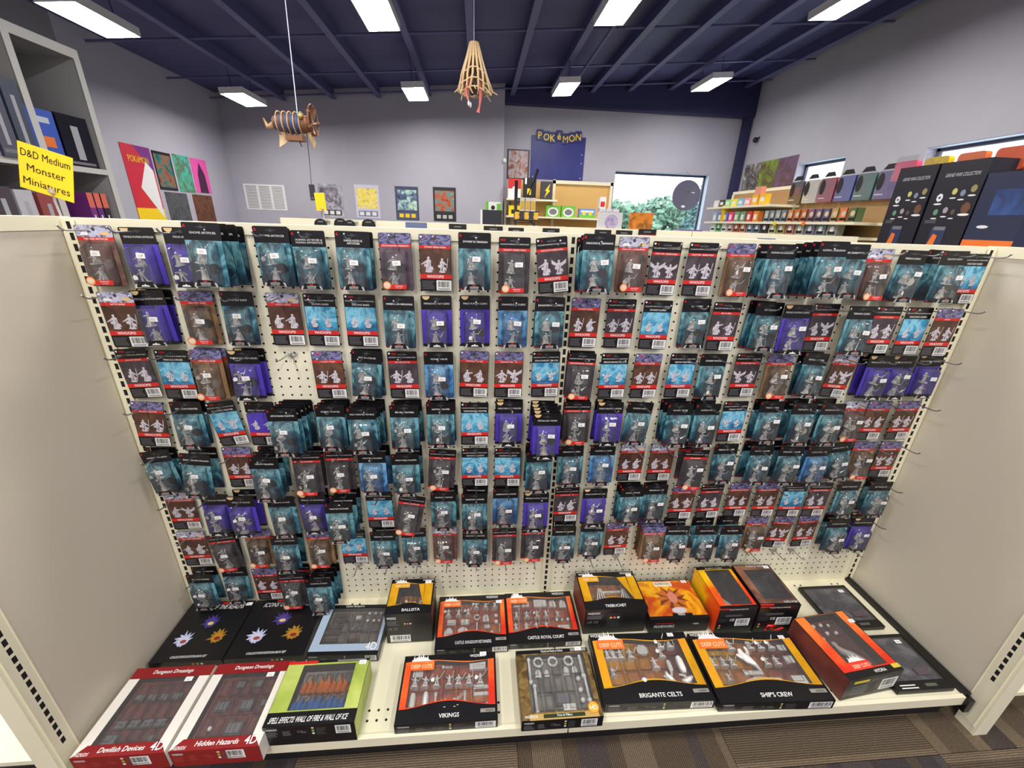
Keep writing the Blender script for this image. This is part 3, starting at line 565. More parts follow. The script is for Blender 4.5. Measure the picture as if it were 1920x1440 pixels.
for r_, row in enumerate(R):
    zt = Z0-(r_*6+ (-.12 if r_ else -.2))*IN
    for c_ in range(24):
        hx = (-46+4*c_)*IN; hz = Z0-(r_*6+.4)*IN
        e = row[c_] if c_ < len(row) else None
        if r_ == 7 and c_ >= 19: hx += [0,0,-.03,0,0][c_-19]
        if e: hx = hx
        lab = ('wire peg hook holding the %s pack, %s hook of the %s' % (WORD[e[0]], ORD[c_+1], ROWN[r_])) if e else ('bare wire peg hook with nothing hung, %s hook of the %s' % (ORD[c_+1], ROWN[r_]))
        tag(link('peg_hook', HOOKM, None, (hx,0,hz), (0,0,0), (1,.72 if r_ >= 6 and not (e and e[3]) else 1,1)), lab, 'hook', 'wire peg hooks in the pegboard')
        if not e: continue
        ty, u, v, nb, roll, title = e; seed += 1
        if r_ == 0: d = D1[c_]
        else:
            d = -hit(u, v, 2, zt)[1]; d = min(max(d, .012), .085)
            if nb: d = max(d, .02+.006*nb)
        X, _, Zt = hit(u, v, 1, -d)
        if title == '': title = 'TIEFLING ARTIFICER'
        me = card_mesh(ty, title, seed); flat = ty[0] == 'w'
        pos = '%s hook of the %s' % (ORD[c_+1], ROWN[r_])
        rr = random.Random(seed)
        pitch = rr.uniform(-.02,.035) if not flat else rr.uniform(0,.02)
        what = 'flat %s card printed WHOOPS!' % WORD[ty] if flat else '%s blister pack of grey figures' % WORD[ty]
        if roll: what += ' hanging tilted'
        c = link('miniature_pack', me, None, (X, -d, Zt), (pitch, -math.radians(roll+rr.uniform(-.8,.8)), rr.uniform(-.03,.03)))
        tag(c, ('front ' if nb else '')+what+', '+pos, 'pack', 'miniature packs on the pegboard')
        if not flat:
            link('blister', BLIS[1 if rr.random() < .6 else 0], c)
            k1, k2 = rr.randrange(12), rr.randrange(12)
            fx = -CW/2+.033+rr.uniform(-.003,.003)
            link('figurine', MINI[k1], c, (fx, -.011, -CH+.054), (0,rr.uniform(-.15,.15),rr.uniform(-.5,.5)))
            link('figurine', MINI[k2], c, (fx+rr.uniform(-.002,.004), -.011, -CH+.014), (0,rr.uniform(-.2,.2),rr.uniform(-.5,.5)))
            if rr.random() < .75: link('spare_base', BASEM if rr.random() < .6 else BASEC, c, (-CW/2+.055, -.007, -CH+rr.uniform(.04,.06)))
            link('label_tag', TAGM['T' if ty == 'Tb' else ty if ty in TAGM else 'bR'], c)
            link('price_sticker', STKM, c, (-CW/2+rr.uniform(.044,.054), -.0005-BD-.001, -CH+rr.uniform(.066,.082)), (0,rr.uniform(-.08,.08),0))
        for k in range(nb):                       # the packs behind it on the same hook
            dk = .006+(d-.006)*k/nb
            Xk = hx+(X-hx)*(k+1)/(nb+1)+rr.uniform(-.002,.002)
            q = link('miniature_pack', me, None, (Xk, -dk, Zt+(hz+.0145-Zt)*(1-k/nb)*.6+rr.uniform(-.001,.001)), (0, -math.radians(rr.uniform(-2.5,2.5)), rr.uniform(-.03,.03)))
            tag(q, '%s card partly hidden, %s behind the front pack, %s' % (WORD[ty], ORD[nb-k], pos), 'pack', 'miniature packs on the pegboard')
# ================================================================ BOXED SETS ON THE BASE DECK
def wavy(x0, x1, y0, y1, a0, a1, n=20):
    """outline with a wavy bottom and top edge"""
    o = [(x0+(x1-x0)*k/n, y0+a0*math.sin(math.pi*k/n)**2*1.6-a0*.5*math.sin(2*math.pi*k/n)*0) for k in range(n+1)]
    o += [(x1-(x1-x0)*k/n, y1-a1*math.sin(math.pi*2*(k/n))*.7-a1*.2) for k in range(n+1)]
    return o
OG = nmat('orange_red_print', [(0.2,(220,44,24)),(0.5,(236,84,34)),(0.8,(244,132,54))], scale=18, detail=3, grad=(1,0,.2,.35))
YG = nmat('golden_print', [(0.2,(196,140,10)),(0.5,(226,168,20)),(0.8,(240,150,40))], scale=14, detail=3, grad=(1,0,.2,.2))
RUST = nmat('rust_floor_print', [(0.25,(214,120,40)),(0.5,(176,84,50)),(0.75,(120,52,44))], scale=9, detail=3, grad=(1,0,.2,.25))
GOLDF = nmat('gold_floor_print', [(0.25,(206,150,10)),(0.5,(190,110,30)),(0.75,(110,40,30))], scale=9, detail=3, grad=(0,0,.3,.3))
MAROON = nmat('maroon_floor_print', [(0.3,(92,38,34)),(0.6,(120,56,50)),(0.8,(140,70,60))], scale=12, detail=3)
DUSK = nmat('dusk_floor_print', [(0.3,(66,36,44)),(0.55,(104,54,60)),(0.8,(72,60,66))], scale=12, detail=3)
STONE = nmat('brown_stone_print', [(0.3,(60,44,22)),(0.5,(116,92,48)),(0.75,(156,132,84))], scale=46, detail=5)
GFLOOR = nmat('grey_tray_floor', [(0.3,(96,88,84)),(0.6,(150,142,132)),(0.8,(176,166,150))], scale=14, detail=3)
LIME = nmat('lime_print', [(0.3,(136,150,50)),(0.55,(176,196,90)),(0.8,(206,216,120))], scale=8, detail=4)
SMOKE = nmat('smoky_dark_print', [(0.25,(22,22,28)),(0.5,(54,52,64)),(0.68,(120,112,118)),(0.8,(40,34,44))], scale=11, detail=4)
FLESH = nmat('flesh_rock_print', [(0.3,(50,36,34)),(0.5,(132,92,72)),(0.75,(170,120,90))], scale=14, detail=4)
PALEB = mat('pale_blue_print', (166,186,210), .45)
INNER = mat('carton_inside', (70,60,58), .7)
def flip(F0): return F0
def side_print(b, w, h, brand='WIZKIDS', bx=.73, bw=.2, m2=GRYT, dots=True):
    F = Fr((0,0,0),(1,0,0),(0,0,1)); l = .0003
    hh = min(h, .045)
    b.text(F, brand, w*.03, h-hh*.32, hh*.16, l, WHT, w*.12, 'l', bold=.05)
    b.lines(F, w*.03, h-hh*.85, w*.16, h-hh*.4, 4, l, m2); b.lines(F, w*.2, h-hh*.8, w*.3, h-hh*.35, 4, l, m2)
    b.text(F, 'CE', w*.36, h-hh*.6, hh*.2, l, m2, None, 'l')
    b.lines(F, w*.41, h-hh*.65, w*.48, h-hh*.45, 2, l, m2)
    if dots:
        for k, c in enumerate(((240,190,180),(150,190,60),(230,235,230))): b.disc(F, w*.535, h-hh*(.25+.24*k), hh*.085, l, mat('dot%d'%k, c, .5), 8)
    b.lines(F, w*.57, h-hh*.85, w*.68, h-hh*.2, 6, l, mat('fine_print', (84,82,86), .5))
    b.barcode(F, w*bx, h-hh*.88, w*(bx+bw), h-hh*.15, l)
def logo_banner(b, F, x, y, s, mb):
    b.rect(F, x, y-.2*s, x+s, y+.14*s, .0005, mb)
    b.text(F, 'DEEP CUTS', x+s*.52, y-.12*s, .15*s, .0009, mat('banner_text',(255,226,190),.5), s*.8)
    pts = [(x+.05*s,y+.14*s)]
    for k in range(9): pts += [(x+(.12+.085*k)*s, y+(.2+.22*math.sin(math.pi*(k+.5)/9)+(.06 if k%2 else -.04))*s), (x+(.16+.085*k)*s, y+(.17+.12*math.sin(math.pi*(k+.8)/9))*s)]
    pts += [(x+.97*s,y+.14*s)]
    # fan of small quads standing for the skyline of figures
    for i in range(1, len(pts)-1): b.poly(F, [(pts[i][0],y+.14*s),(pts[i+1][0],y+.14*s),pts[i+1],pts[i]], .001, WHT)
def wbox(name, label, loc, w, d, h, rz, body, win, floor_m, depth, tray, top=None, front=None, sidem=None, band=None, film=BOXFILM, sticker=None, cat='boxed set', right=None):
    """window carton: hollow body with a cut-out top, printed floor, clear film, moulded pieces inside"""
    t = thing(name, label, cat, (loc[0],loc[1],ZD+.003), rz, 'boxed sets on the base deck')
    T = Fr((0,0,h),(1,0,0),(0,1,0)); b = MB(); sm = sidem or body
    outer = [(0,0),(w,0),(w,d),(0,d)]
    b.box((0,0,0),(w,.0005,h), body); b.box((0,d-.0005,0),(w,d,h), body); b.box((0,0,0),(.0005,d,h), sm); b.box((w-.0005,0,0),(w,d,h), sm)
    b.box((0,0,0),(w,d,.0005), body)
    b.holed(T, outer, win, 0, body)
    if band:
        bm, bandpts = band; b.holed(T, bandpts, win, .0004, bm)
    n = len(win); b.add([T.p(x,y,0) for x,y in win]+[T.p(x,y,-depth) for x,y in win], [(i,(i+1)%n,n+(i+1)%n,n+i) for i in range(n)], INNER)
    b.rect(T, .001, .001, w-.001, d-.001, -depth, floor_m)
    if top: top(b, T, w, d)
    if front: front(b, w, d, h)
    if right: right(b, Fr((w,0,0),(0,1,0),(0,0,1)), d, h)
    b.build('carton', t)
    q = MB(); xs = [p[0] for p in win]; ys = [p[1] for p in win]; q.poly(T, win, -.0004, film); q.build('window_film', t)
    for it in tray:
        k, x, y, s = it[:4]; z = h-depth+.001
        if k == 'fig': link('figurine', MINI[int(x*977+y*331)%12], t, (w*x, d*y, z+.008*s), (-math.pi/2,0,0), (s,s,s))
        elif k in PIECES: link('moulded_piece', PIECES[k], t, (w*x, d*y, z), (0,0,it[4] if len(it) > 4 else 0), (s,s,s*(it[5] if len(it) > 5 else 1)))
    # thermoformed tray over the pieces
    q = MB(); x0,x1,y0,y1 = min(xs)+.006,max(xs)-.006,min(ys)+.008,max(ys)-.008; nx, ny = 5, 3; hz = h-depth+.0125
    if depth > .012:
        for i in range(nx):
            for j in range(ny):
                a0 = x0+(x1-x0)*i/nx+.002; a1 = x0+(x1-x0)*(i+1)/nx-.002; c0 = y0+(y1-y0)*j/ny+.002; c1 = y0+(y1-y0)*(j+1)/ny-.002
                fl_ = [(a0,c0),(a1,c0),(a1,c1),(a0,c1)]; tp = [(a0+.004,c0+.004),(a1-.004,c0+.004),(a1-.004,c1-.004),(a0+.004,c1-.004)]
                q.add([(p[0],p[1],h-depth+.001) for p in fl_]+[(p[0],p[1],hz) for p in tp], [(0,1,5,4),(1,2,6,5),(2,3,7,6),(3,0,4,7),(4,5,6,7)], TRAYF)
        q.build('clear_tray', t)
    if sticker: link('price_sticker', STKM, t, (w*sticker[0], d*sticker[1], h+.0012), (-math.pi/2,0,0))
    return t
# pieces moulded in grey plastic
def pc(f): q = MB(); f(q); return q.mesh('moulded_piece')
DPL = mat('dark_piece_plastic', (84,80,80), .5); ICE = mat('blue_piece_plastic', (54,104,170), .35); FIREP = mat('amber_piece_plastic', (214,112,20), .35); WOODP = mat('brown_piece_plastic', (84,62,50), .5)
PIECES = {
 'slab': pc(lambda q: q.box((-.016,-.01,0),(.016,.01,.006), FIGP)),
 'barrel': pc(lambda q: q.tube([(0,-.022,.008),(0,-.012,.008),(0,.012,.008),(0,.022,.008)], [.006,.0095,.0095,.006], FIGP, 8)),
 'bar': pc(lambda q: (q.box((-.003,-.03,0),(.003,.03,.006), FIGP), q.box((-.0045,.026,0),(.0045,.032,.007), FIGP))),
 'beam': pc(lambda q: (q.box((-.03,-.006,0),(.03,.006,.007), FIGP), q.box((-.03,-.008,0),(-.024,.008,.008), FIGP))),
 'oct': pc(lambda q: q.prism(Fr((0,0,0),(1,0,0),(0,1,0)), [(.016*math.cos(math.pi*(k+.5)/4), .015*math.sin(math.pi*(k+.5)/4)) for k in range(8)], 0, .006, FIGP)),
 'arch': pc(lambda q: q.prism(Fr((0,0,0),(1,0,0),(0,1,0)), [(-.013,-.016),(.013,-.016),(.012,.004),(.007,.014),(0,.018),(-.007,.014),(-.012,.004)], 0, .006, FIGP)),
 'ring': pc(lambda q: q.tube([(.013*math.cos(2*math.pi*k/12), .013*math.sin(2*math.pi*k/12), .005) for k in range(13)], .004, FIGP, 6)),
 'hull': pc(lambda q: q.prism(Fr((0,0,0),(1,0,0),(0,1,0)), [(-.06,-.016),(.05,-.02),(.062,-.006),(.05,.012),(-.02,.016),(-.05,.008)], 0, .008, FIGP)),
 'post': pc(lambda q: (q.tube([(0,-.034,.006),(0,.034,.006)], [.005,.004], FIGP, 6), q.ball((0,-.032,.006),.0075,FIGP,7,5), q.ball((0,.033,.006),.0065,FIGP,7,5))),
 'ball': pc(lambda q: q.ball((0,0,.007),.0075,FIGP,8,6)),
 'dslab': pc(lambda q: (q.box((-.014,-.011,0),(.014,.011,.004), DPL), q.box((-.011,-.008,.004),(.011,.008,.0055), GRYT))),
 'plank': pc(lambda q: (q.box((-.026,-.007,0),(.026,.007,.007), WOODP), q.box((-.026,-.0085,0),(-.022,.0085,.009), WOODP))),
 'tri': pc(lambda q: [q.tube([(x,-.025,.006),(x*.2+.0,.03,.02)], .0022, FIGP, 5) for x in (-.02,-.007,.007,.02)]),
 'fire': pc(lambda q: [q.tube([(x,-.02,.006),(x+.004,.0,.01),(x-.002,.012+.012*(k%2),.008)], [.009,.007,.001], FIREP, 6) for k,x in enumerate((-.028,-.014,0,.014,.028))]),
 'ice': pc(lambda q: [q.tube([(x,-.018,.007),(x,.0,.01),(x+.003,.014+.008*(k%2),.008)], [.009,.009,.002], ICE, 5) for k,x in enumerate((-.028,-.014,0,.014,.028))]),
 'beast': pc(lambda q: (q.tube([(.03,-.04,.008),(.018,-.02,.012),(.0,-.005,.016),(-.014,.012,.018),(-.012,.03,.018)], [.003,.008,.014,.012,.006], FIGP, 8), q.tube([(0,0,.016),(.012,.02,.02),(.014,.04,.016)], [.01,.006,.004], FIGP, 7), q.tube([(-.01,0,.016),(-.03,.014,.016)], [.01,.004], FIGP, 7))),
 'serp': pc(lambda q: (q.tube([(0,.03,.01),(-.008,.01,.016),(.004,-.012,.016),(.016,-.034,.012),(.03,-.05,.01)], [.004,.01,.012,.012,.006], mat('pale_piece',(190,184,176),.5), 8), q.ball((0,.034,.012),(.007,.011,.007),mat('pale_piece',(190,184,176),.5),8,5))),
}
def rectw(x0,x1,y0,y1): return [(x0,y0),(x1,y0),(x1,y1),(x0,y1)]

# --- Deep cuts style boxes
def deep(label, FL, w, d, h, title, bandm, floor_m, tray, rz=0, logo=True, sticker=None, logm=OG, brand=(.8,.93), name='miniature_box_set', depth=.018, side=.085, y0=.2, y1=.9, bx=.78):
    outer = wavy(w*.02, w*.98, d*y0, d*y1, d*.055, d*.035)
    win = wavy(w*side, w*(1-side), d*(y0+.02), d*(y1-.015), d*.055, d*.035)
    def top(b, T, w, d):
        b.text(T, title, w*.52, d*.065, d*.058, .0006, WHT, w*.5, bold=.04)
        b.text(T, 'WIZKIDS', w*brand[0], d*brand[1], d*.045, .0006, WHT, w*.18, bold=.06)
        b.rect(T, w*.83, d*.1, w*.975, d*.15, .0006, mat('age_label',(150,148,140),.5)); b.lines(T, w*.88, d*.112, w*.97, d*.142, 2, .0009, BLK)
        if logo: logo_banner(b, T, w*.05, d*.84, w*.28, logm)
    def front(b, w, d, h): side_print(b, w, h, bx=bx)
    return wbox(name, label, FL, w, d, h, rz, BLK, win, floor_m, min(depth,h-.004), tray, top, front, None, (bandm, outer), sticker=sticker)
figrow = lambda y, xs, s=1.0: [('fig', x, y, s) for x in xs]
deep('black and orange window box titled VIKINGS with grey figures', (-.469,-.438), .274, .186, .035, 'VIKINGS', OG, RUST,
  figrow(.52, (.14,.25,.37,.5,.6,.71,.83), 1.0)+[('slab',.8,.84,1.5),('barrel',.14,.33,.95),('barrel',.27,.33,1.0),('bar',.37,.28,1),('bar',.67,.3,.9),('beam',.84,.5,.75),('beam',.84,.4,.75),('fig',.47,.2,.9),('fig',.57,.2,.9),('fig',.6,.22,.9),('slab',.16,.745,.9),('beam',.47,.84,.5),('ball',.8,.24,.8),('ball',.9,.24,.8)], sticker=(.86,.97))
deep('black and orange window box titled CASTLE: KINGDOM RETAINERS', (-.384,-.229), .232, .192, .028, 'CASTLE: KINGDOM RETAINERS', OG, RUST,
  figrow(.62, (.15,.3,.44), .9)+figrow(.75, (.56,.7,.84), .9)+[('slab',.2,.52,.9),('slab',.4,.52,.9),('arch',.17,.31,1.1),('oct',.37,.33,1.1),('ring',.57,.6,.7),('arch',.7,.58,.8),('bar',.57,.4,.6),('slab',.72,.42,.6),('ball',.85,.6,1),('ball',.85,.48,1),('arch',.68,.28,.6),('arch',.78,.28,.6),('bar',.9,.38,.5),('bar',.93,.6,.4)], sticker=(.9,.84))
deep('black and orange window box titled CASTLE: ROYAL COURT', (-.152,-.222), .24, .191, .024, 'CASTLE: ROYAL COURT', OG, RUST,
  [('slab',.17,.8,.8),('slab',.3,.8,.8),('slab',.52,.8,1.4),('arch',.7,.8,.9),('arch',.85,.78,.9),('slab',.8,.28,1.2)]+figrow(.5, (.15,.3,.45,.58), .9)+figrow(.27, (.13,.28,.42,.56), .9)+[('fig',.75,.5,.8),('ball',.72,.45,.8),('ball',.8,.45,.7),('ball',.88,.45,.8)], sticker=(.16,.95))
deep('wide golden window box titled BRIGANTE CELTS', (.107,-.42), .318, .208, .035, 'BRIGANTE CELTS', YG, GOLDF,
  figrow(.62, (.14,.2,.27,.37,.68), 1.05)+[('oct',.51,.76,1.2),('fig',.58,.46,1.1),('fig',.7,.76,1.1),('fig',.8,.76,1.1),('barrel',.83,.5,1.2),('barrel',.72,.5,.8),('fig',.15,.38,.9),('beast',.68,.32,.62),('beast',.84,.3,.62,1.3),('barrel',.24,.24,.7,1.57),('ball',.42,.3,1.4),('bar',.5,.33,.9,1.5)], rz=-.02, sticker=(.84,.95), brand=(.09,.95), side=.1)
deep('wide golden window box titled SHIP\'S CREW', (.432,-.438), .34, .212, .036, "SHIP'S CREW", YG, GOLDF,
  figrow(.74, (.36,.55,.65,.75), 1.1)+figrow(.5, (.12,.22,.3,.62,.72), 1.0)+[('beast',.45,.6,.9),('hull',.5,.27,1.1),('slab',.87,.6,1.1),('slab',.87,.78,.9),('slab',.83,.3,1.3),('beam',.45,.42,1),('fig',.2,.3,.8)], rz=-.03, sticker=(.9,.9), brand=(.09,.95), side=.1)
# --- tall boxes
def tall_front(b, w, d, h): 
    F = Fr((0,0,0),(1,0,0),(0,0,1)); b.text(F,'WIZKIDS',w*.04,h*.82,h*.08,.0004,WHT,w*.2,'l',bold=.05); b.lines(F,w*.04,h*.62,w*.3,h*.78,4,.0004,GRYT); b.text(F,'UK CE',w*.05,h*.45,h*.09,.0004,GRYT,w*.2,'l'); b.lines(F,w*.36,h*.3,w*.6,h*.85,9,.0004,DGRY)
    for k,c in enumerate(((230,190,80),(240,120,110),(230,235,230))): b.disc(F,w*(.42+.06*k),h*.66,w*.022,.0008,mat('dotb%d'%k,c,.5),8)
wv = wavy(.143*.02,.143*.98,.134*.22,.134*.88,.134*.05,.134*.04); 
def t_b(b,T,w,d): b.text(T,'BALLISTA',w*.55,d*.07,d*.075,.0006,WHT,w*.42,bold=.04); b.text(T,'WIZKIDS',w*.17,d*.93,d*.045,.0006,WHT,w*.2,bold=.05); b.rect(T,w*.72,d*.93,w*.98,d*.975,.0006,mat('age_label',(150,148,140),.5)); logo_banner(b,T,w*.06,d*.82,w*.38,YG)
def f_b(b,w,d,h): tall_front(b,w,d,h); b.barcode(Fr((0,0,0),(1,0,0),(0,0,1)),w*.08,h*.03,w*.52,h*.27,.0004)
wbox('miniature_box_set','tall black and yellow window box titled BALLISTA',(-.54,-.18),.145,.134,.127,0,BLK,wavy(.143*.2,.143*.8,.134*.24,.134*.86,.134*.05,.134*.03),GOLDF,.06,[('beast',.62,.4,.8),('post',.4,.5,.8,.3)],t_b,f_b,band=(YG,wv),sticker=(.85,.88))
wv2 = wavy(.21*.02,.21*.98,.153*.22,.153*.88,.153*.05,.153*.04)
def t_t(b,T,w,d): b.text(T,'TREBUCHET',w*.5,d*.06,d*.07,.0006,WHT,w*.34,bold=.04); b.text(T,'WIZKIDS',w*.13,d*.92,d*.055,.0006,WHT,w*.18,bold=.05); b.rect(T,w*.76,d*.92,w*.97,d*.975,.0006,mat('age_label',(150,148,140),.5)); logo_banner(b,T,w*.06,d*.82,w*.3,YG)
wbox('miniature_box_set','tall black and golden window box titled TREBUCHET',(.102,-.182),.21,.153,.107,0,BLK,wavy(.21*.15,.21*.85,.153*.24,.153*.86,.153*.05,.153*.03),GOLDF,.04,[('tri',.35,.42,1.1),('tri',.75,.42,1.0),('bar',.55,.62,1.3,1.57)],t_t,tall_front,band=(YG,wv2),sidem=MAROON,sticker=(.9,.88))
# frameworks: closed printed box
FRB = nmat('fiery_print', [(0.25,(150,44,20)),(0.45,(200,80,20)),(0.6,(240,180,20)),(0.8,(190,70,24))], scale=9, detail=3, distort=1.5)
t = thing('printed_box','closed orange and yellow printed box titled FRAMEWORKS','box',(.325,-.19,ZD+.003),-.01,'boxed sets on the base deck')
b = MB(); w,d,h = .206,.16,.06; b.box((0,0,0),(w,d,h),BLK); T = Fr((0,0,h),(1,0,0),(0,1,0)); b.rect(T,.002,.012,w-.002,d-.004,.0003,FRB)
b.rect(T,w*.32,d*.82,w*.64,d*.95,.0006,mat('pale_title',(236,226,206),.5)); b.text(T,'FRAMEWORKS',w*.48,d*.855,d*.075,.0009,BLK,w*.28,bold=.04)
rr = random.Random(4); OC = mat('ochre_creature',(190,104,40),.5); OC2 = mat('ochre_dark',(110,52,26),.5)
pts = [(w*.52+math.cos(2*math.pi*k/22)*(.05+.016*rr.random())*(1 if k%2 else .7), d*.5+math.sin(2*math.pi*k/22)*(.042+.012*rr.random())*(1 if k%2 else .72)) for k in range(22)]
for k in range(22): b.poly(T,[(w*.52,d*.5),pts[k],pts[(k+1)%22]],.0006,OC if k%3 else OC2)
b.disc(T,w*.54,d*.52,.017,.0009,mat('flesh_plain',(206,130,110),.5),10,.024); b.disc(T,w*.55,d*.2,.026,.0009,FIGP2,12,.012); b.rect(T,w*.4,0,w*.74,d*.13,.0005,BLK); b.text(T,'WIZKIDS',w*.55,d*.08,d*.045,.0009,WHT,w*.12)
F = Fr((0,0,0),(1,0,0),(0,0,1)); b.text(F,'FRAMEWORKS',w*.25,h*.35,h*.22,.0004,WHT,w*.34,bold=.06); b.rect(F,w*.1,h*.66,w*.4,h*.7,.0004,RED); b.text(F,'WIZKIDS',w*.78,h*.55,h*.1,.0004,WHT,w*.1)
b.build('carton',t); link('price_sticker',STKM,t,(w*.88,d*.93,h+.0012),(-math.pi/2,0,0))
# purple worm pair
def wormfront(b,w,d,h):
    F = Fr((0,0,0),(1,0,0),(0,0,1)); b.rect(F,0,h*.93,w*.3,h*.97,.0004,RED); b.text(F,"NOLZUR'S MARVELOUS MINIATURES",w*.5,h*.9,h*.05,.0004,WHT,w*.5); b.lines(F,w*.2,h*.66,w*.72,h*.74,2,.0004,GRYT); b.lines(F,w*.05,h*.45,w*.35,h*.6,4,.0004,DGRY); b.text(F,'CE',w*.4,h*.48,h*.09,.0004,WHT); b.barcode(F,w*.5,h*.28,w*.88,h*.56,.0004)
    for k,c in enumerate(((240,120,110),(150,190,60))): b.disc(F,w*.1,h*(.32-.09*k),w*.03,.0008,mat('dotc%d'%k,c,.5),8)
FIREG = nmat('yellow_orange_sleeve', [(0.2,(236,60,20)),(0.45,(240,110,20)),(0.7,(250,196,20))], scale=10, detail=2, grad=(1,0,.17,.3))
def wt(b,T,w,d): b.text(T,'PURPLE WORM',w*.5,d*.925,d*.04,.0009,WHT,w*.6,bold=.05); b.text(T,'RED',w*.48,d*.03,d*.045,.0009,RED,w*.12)
wbox('miniature_box_set','tall orange-edged box with dark red window between FRAMEWORKS and the smoky tall box',(.547,-.205),.132,.173,.118,.0,BLK,rectw(.132*.2,.132*.9,.173*.06,.173*.9),mat('dark_red_floor',(70,18,16),.5),.07,[('serp',.45,.35,1.1)],wt,wormfront,band=(FIREG,rectw(.132*.01,.132*.99,.173*.045,.173*.915)),sidem=FIREG,sticker=(.85,1.2))
def wt2(b,T,w,d): b.text(T,'PURPLE WORM',w*.62,d*.93,d*.05,.0009,WHT,w*.6,bold=.05); b.text(T,'PURPLE WORM',w*.8,d*.05,d*.05,.0009,WHT,w*.34,bold=.05); b.rect(T,0,d*.0,w*.34,d*.03,.0009,RED)
def wf2(b,w,d,h):
    wormfront(b,w,d,h); F = Fr((0,0,0),(1,0,0),(0,0,1))
    b.tube([F.p(w*.3,h*.1,.001),F.p(w*.35,h*.26,.001),F.p(w*.5,h*.28,.001),F.p(w*.42,h*.16,.001),F.p(w*.55,h*.08,.001),F.p(w*.75,h*.16,.001)], .004, RED, 5)
wbox('miniature_box_set','tall box with smoky printed window at the right end of the tall boxes',(.684,-.208),.14,.173,.124,-.02,BLK,rectw(.14*.2,.14*.94,.173*.14,.173*.86),SMOKE,.05,[],wt2,wf2,band=(FLESH,rectw(.14*.01,.14*.97,.173*.05,.173*.98)),sticker=(.86,.92))
# hydra
def ht(b,T,w,d): b.text(T,'HYDRA',w*.62,d*.03,d*.045,.0009,WHT,w*.22,bold=.05); logo_banner(b,T,w*.2,d*.17,w*.36,mat('banner_red',(240,60,40),.4)); b.rect(T,w*.86,d*.04,w*1.0,d*.1,.0009,mat('yellow_flash',(220,196,60),.5))
def hf(b,w,d,h):
    F = Fr((0,0,0),(1,0,0),(0,0,1)); b.rect(F,w*.12,h*.74,w*.4,h*.86,.0004,mat('yellow_flash',(220,196,60),.5)); b.lines(F,w*.12,h*.2,w*.42,h*.65,4,.0004,GRYT); b.lines(F,w*.45,h*.75,w*.8,h*.9,2,.0004,GRYT); b.lines(F,w*.45,h*.1,w*.62,h*.65,7,.0004,DGRY); b.barcode(F,w*.66,h*.18,w*.96,h*.7,.0004)
wbox('miniature_box_set','tilted-looking orange window box titled HYDRA at the right of the deck',(.812,-.43),.193,.2,.088,.11,BLK,rectw(.193*.2,.193*.84,.2*.12,.2*.985),MAROON,.035,
  [('serp',.45,.4,1.0,.3),('ball',.35,.9,.9),('ball',.5,.9,.9),('ball',.63,.88,.8),('ball',.48,.76,.9),('ball',.64,.74,.9),('ball',.32,.68,.9)],ht,hf,band=(OG,rectw(.003,.19,.2*.1,.198)),sidem=MAROON,sticker=(.96,.8))
# tools box, stone print
def tt(b,T,w,d):
    b.rect(T,0,d*.94,w,d,.0005,BLK); b.text(T,'Painted and Ready to Defend',w*.5,d*.955,d*.035,.0009,WHT,w*.3); b.rect(T,w*.76,d*.95,w*.98,d*.99,.0009,mat('age_label',(150,148,140),.5)); b.rect(T,w*.1,d*.0,w*.95,d*.08,.0006,mat('sand_band',(190,160,90),.5)); b.rect(T,w*.27,d*.02,w*.78,d*.07,.0009,mat('dark_green_band',(40,52,24),.5)); b.text(T,'Pots & Pillars',w*.53,d*.035,d*.03,.0012,WHT,w*.2); b.text(T,'WIZKIDS',w*.12,d*.03,d*.035,.0012,WHT,w*.16,bold=.05)
    b.disc(T,w*.9,d*.12,w*.07,.001,ORG,16); b.disc(T,w*.9,d*.12,w*.06,.0013,mat('gold_dot',(214,180,60),.4),16); b.text(T,'HD',w*.9,d*.09,d*.06,.0016,WHT,w*.09,bold=.05)
wbox('miniature_box_set','brown stone-printed window box with grey pillars and HD badge',(-.132,-.452),.223,.193,.042,.0,BLK,rectw(.223*.13,.223*.93,.193*.1,.193*.92),GFLOOR,.02,
  [('ring',.3,.85,1),('ring',.5,.85,1),('ring',.72,.85,1),('post',.17,.72,1),('post',.88,.78,1.1),('post',.21,.3,1.1),('post',.89,.42,1),('arch',.28,.68,.7),('arch',.4,.68,.6),('arch',.66,.7,.7),('arch',.78,.72,.6),('ball',.8,.56,1),('ball',.8,.4,1),('ball',.8,.26,1),('slab',.62,.17,1.1),('dslab',.55,.3,1.6)],tt,lambda b,w,d,h: side_print(b,w,h),band=(STONE,rectw(.001,.222,.001,.192)),sidem=STONE,sticker=(.87,.98))
# red 4D boxes
def redtop(title, head):
    def f(b,T,w,d):
        b.poly(T,[(0,0),(w,0),(w*.9,d*.12),(w*.1,d*.12)],.0005,DRED); b.rect(T,0,d*.86,w,d,.0005,DRED)
        b.text(T,title,w*.5,d*.04,d*.055,.001,WHT,w*.5,slant=.2,bold=.03); b.text(T,head,w*.5,d*.915,d*.05,.001,WHT,w*.5,slant=.2,bold=.04); b.text(T,'WIZKIDS',w*.09,d*.015,d*.035,.001,WHT,w*.16,slant=.2)
        b.text(T,'4D',w*.88,d*.03,d*.09,.0012,WHT,w*.14,bold=.06); b.text(T,'4D',w*.88,d*.032,d*.085,.001,BLK,w*.15,bold=.1)
    return f
def redfront(b,w,d,h): side_print(b,w,h,bx=.62,m2=mat('red_fine_print',(170,70,66),.5))
WB = mat('white_carton',(236,232,224),.45); REDB = mat('red_carton',(138,24,28),.4)
REDF = nmat('dark_red_floor_print', [(0.3,(90,42,40)),(0.6,(128,66,62)),(0.8,(100,64,66))], scale=9, detail=3)
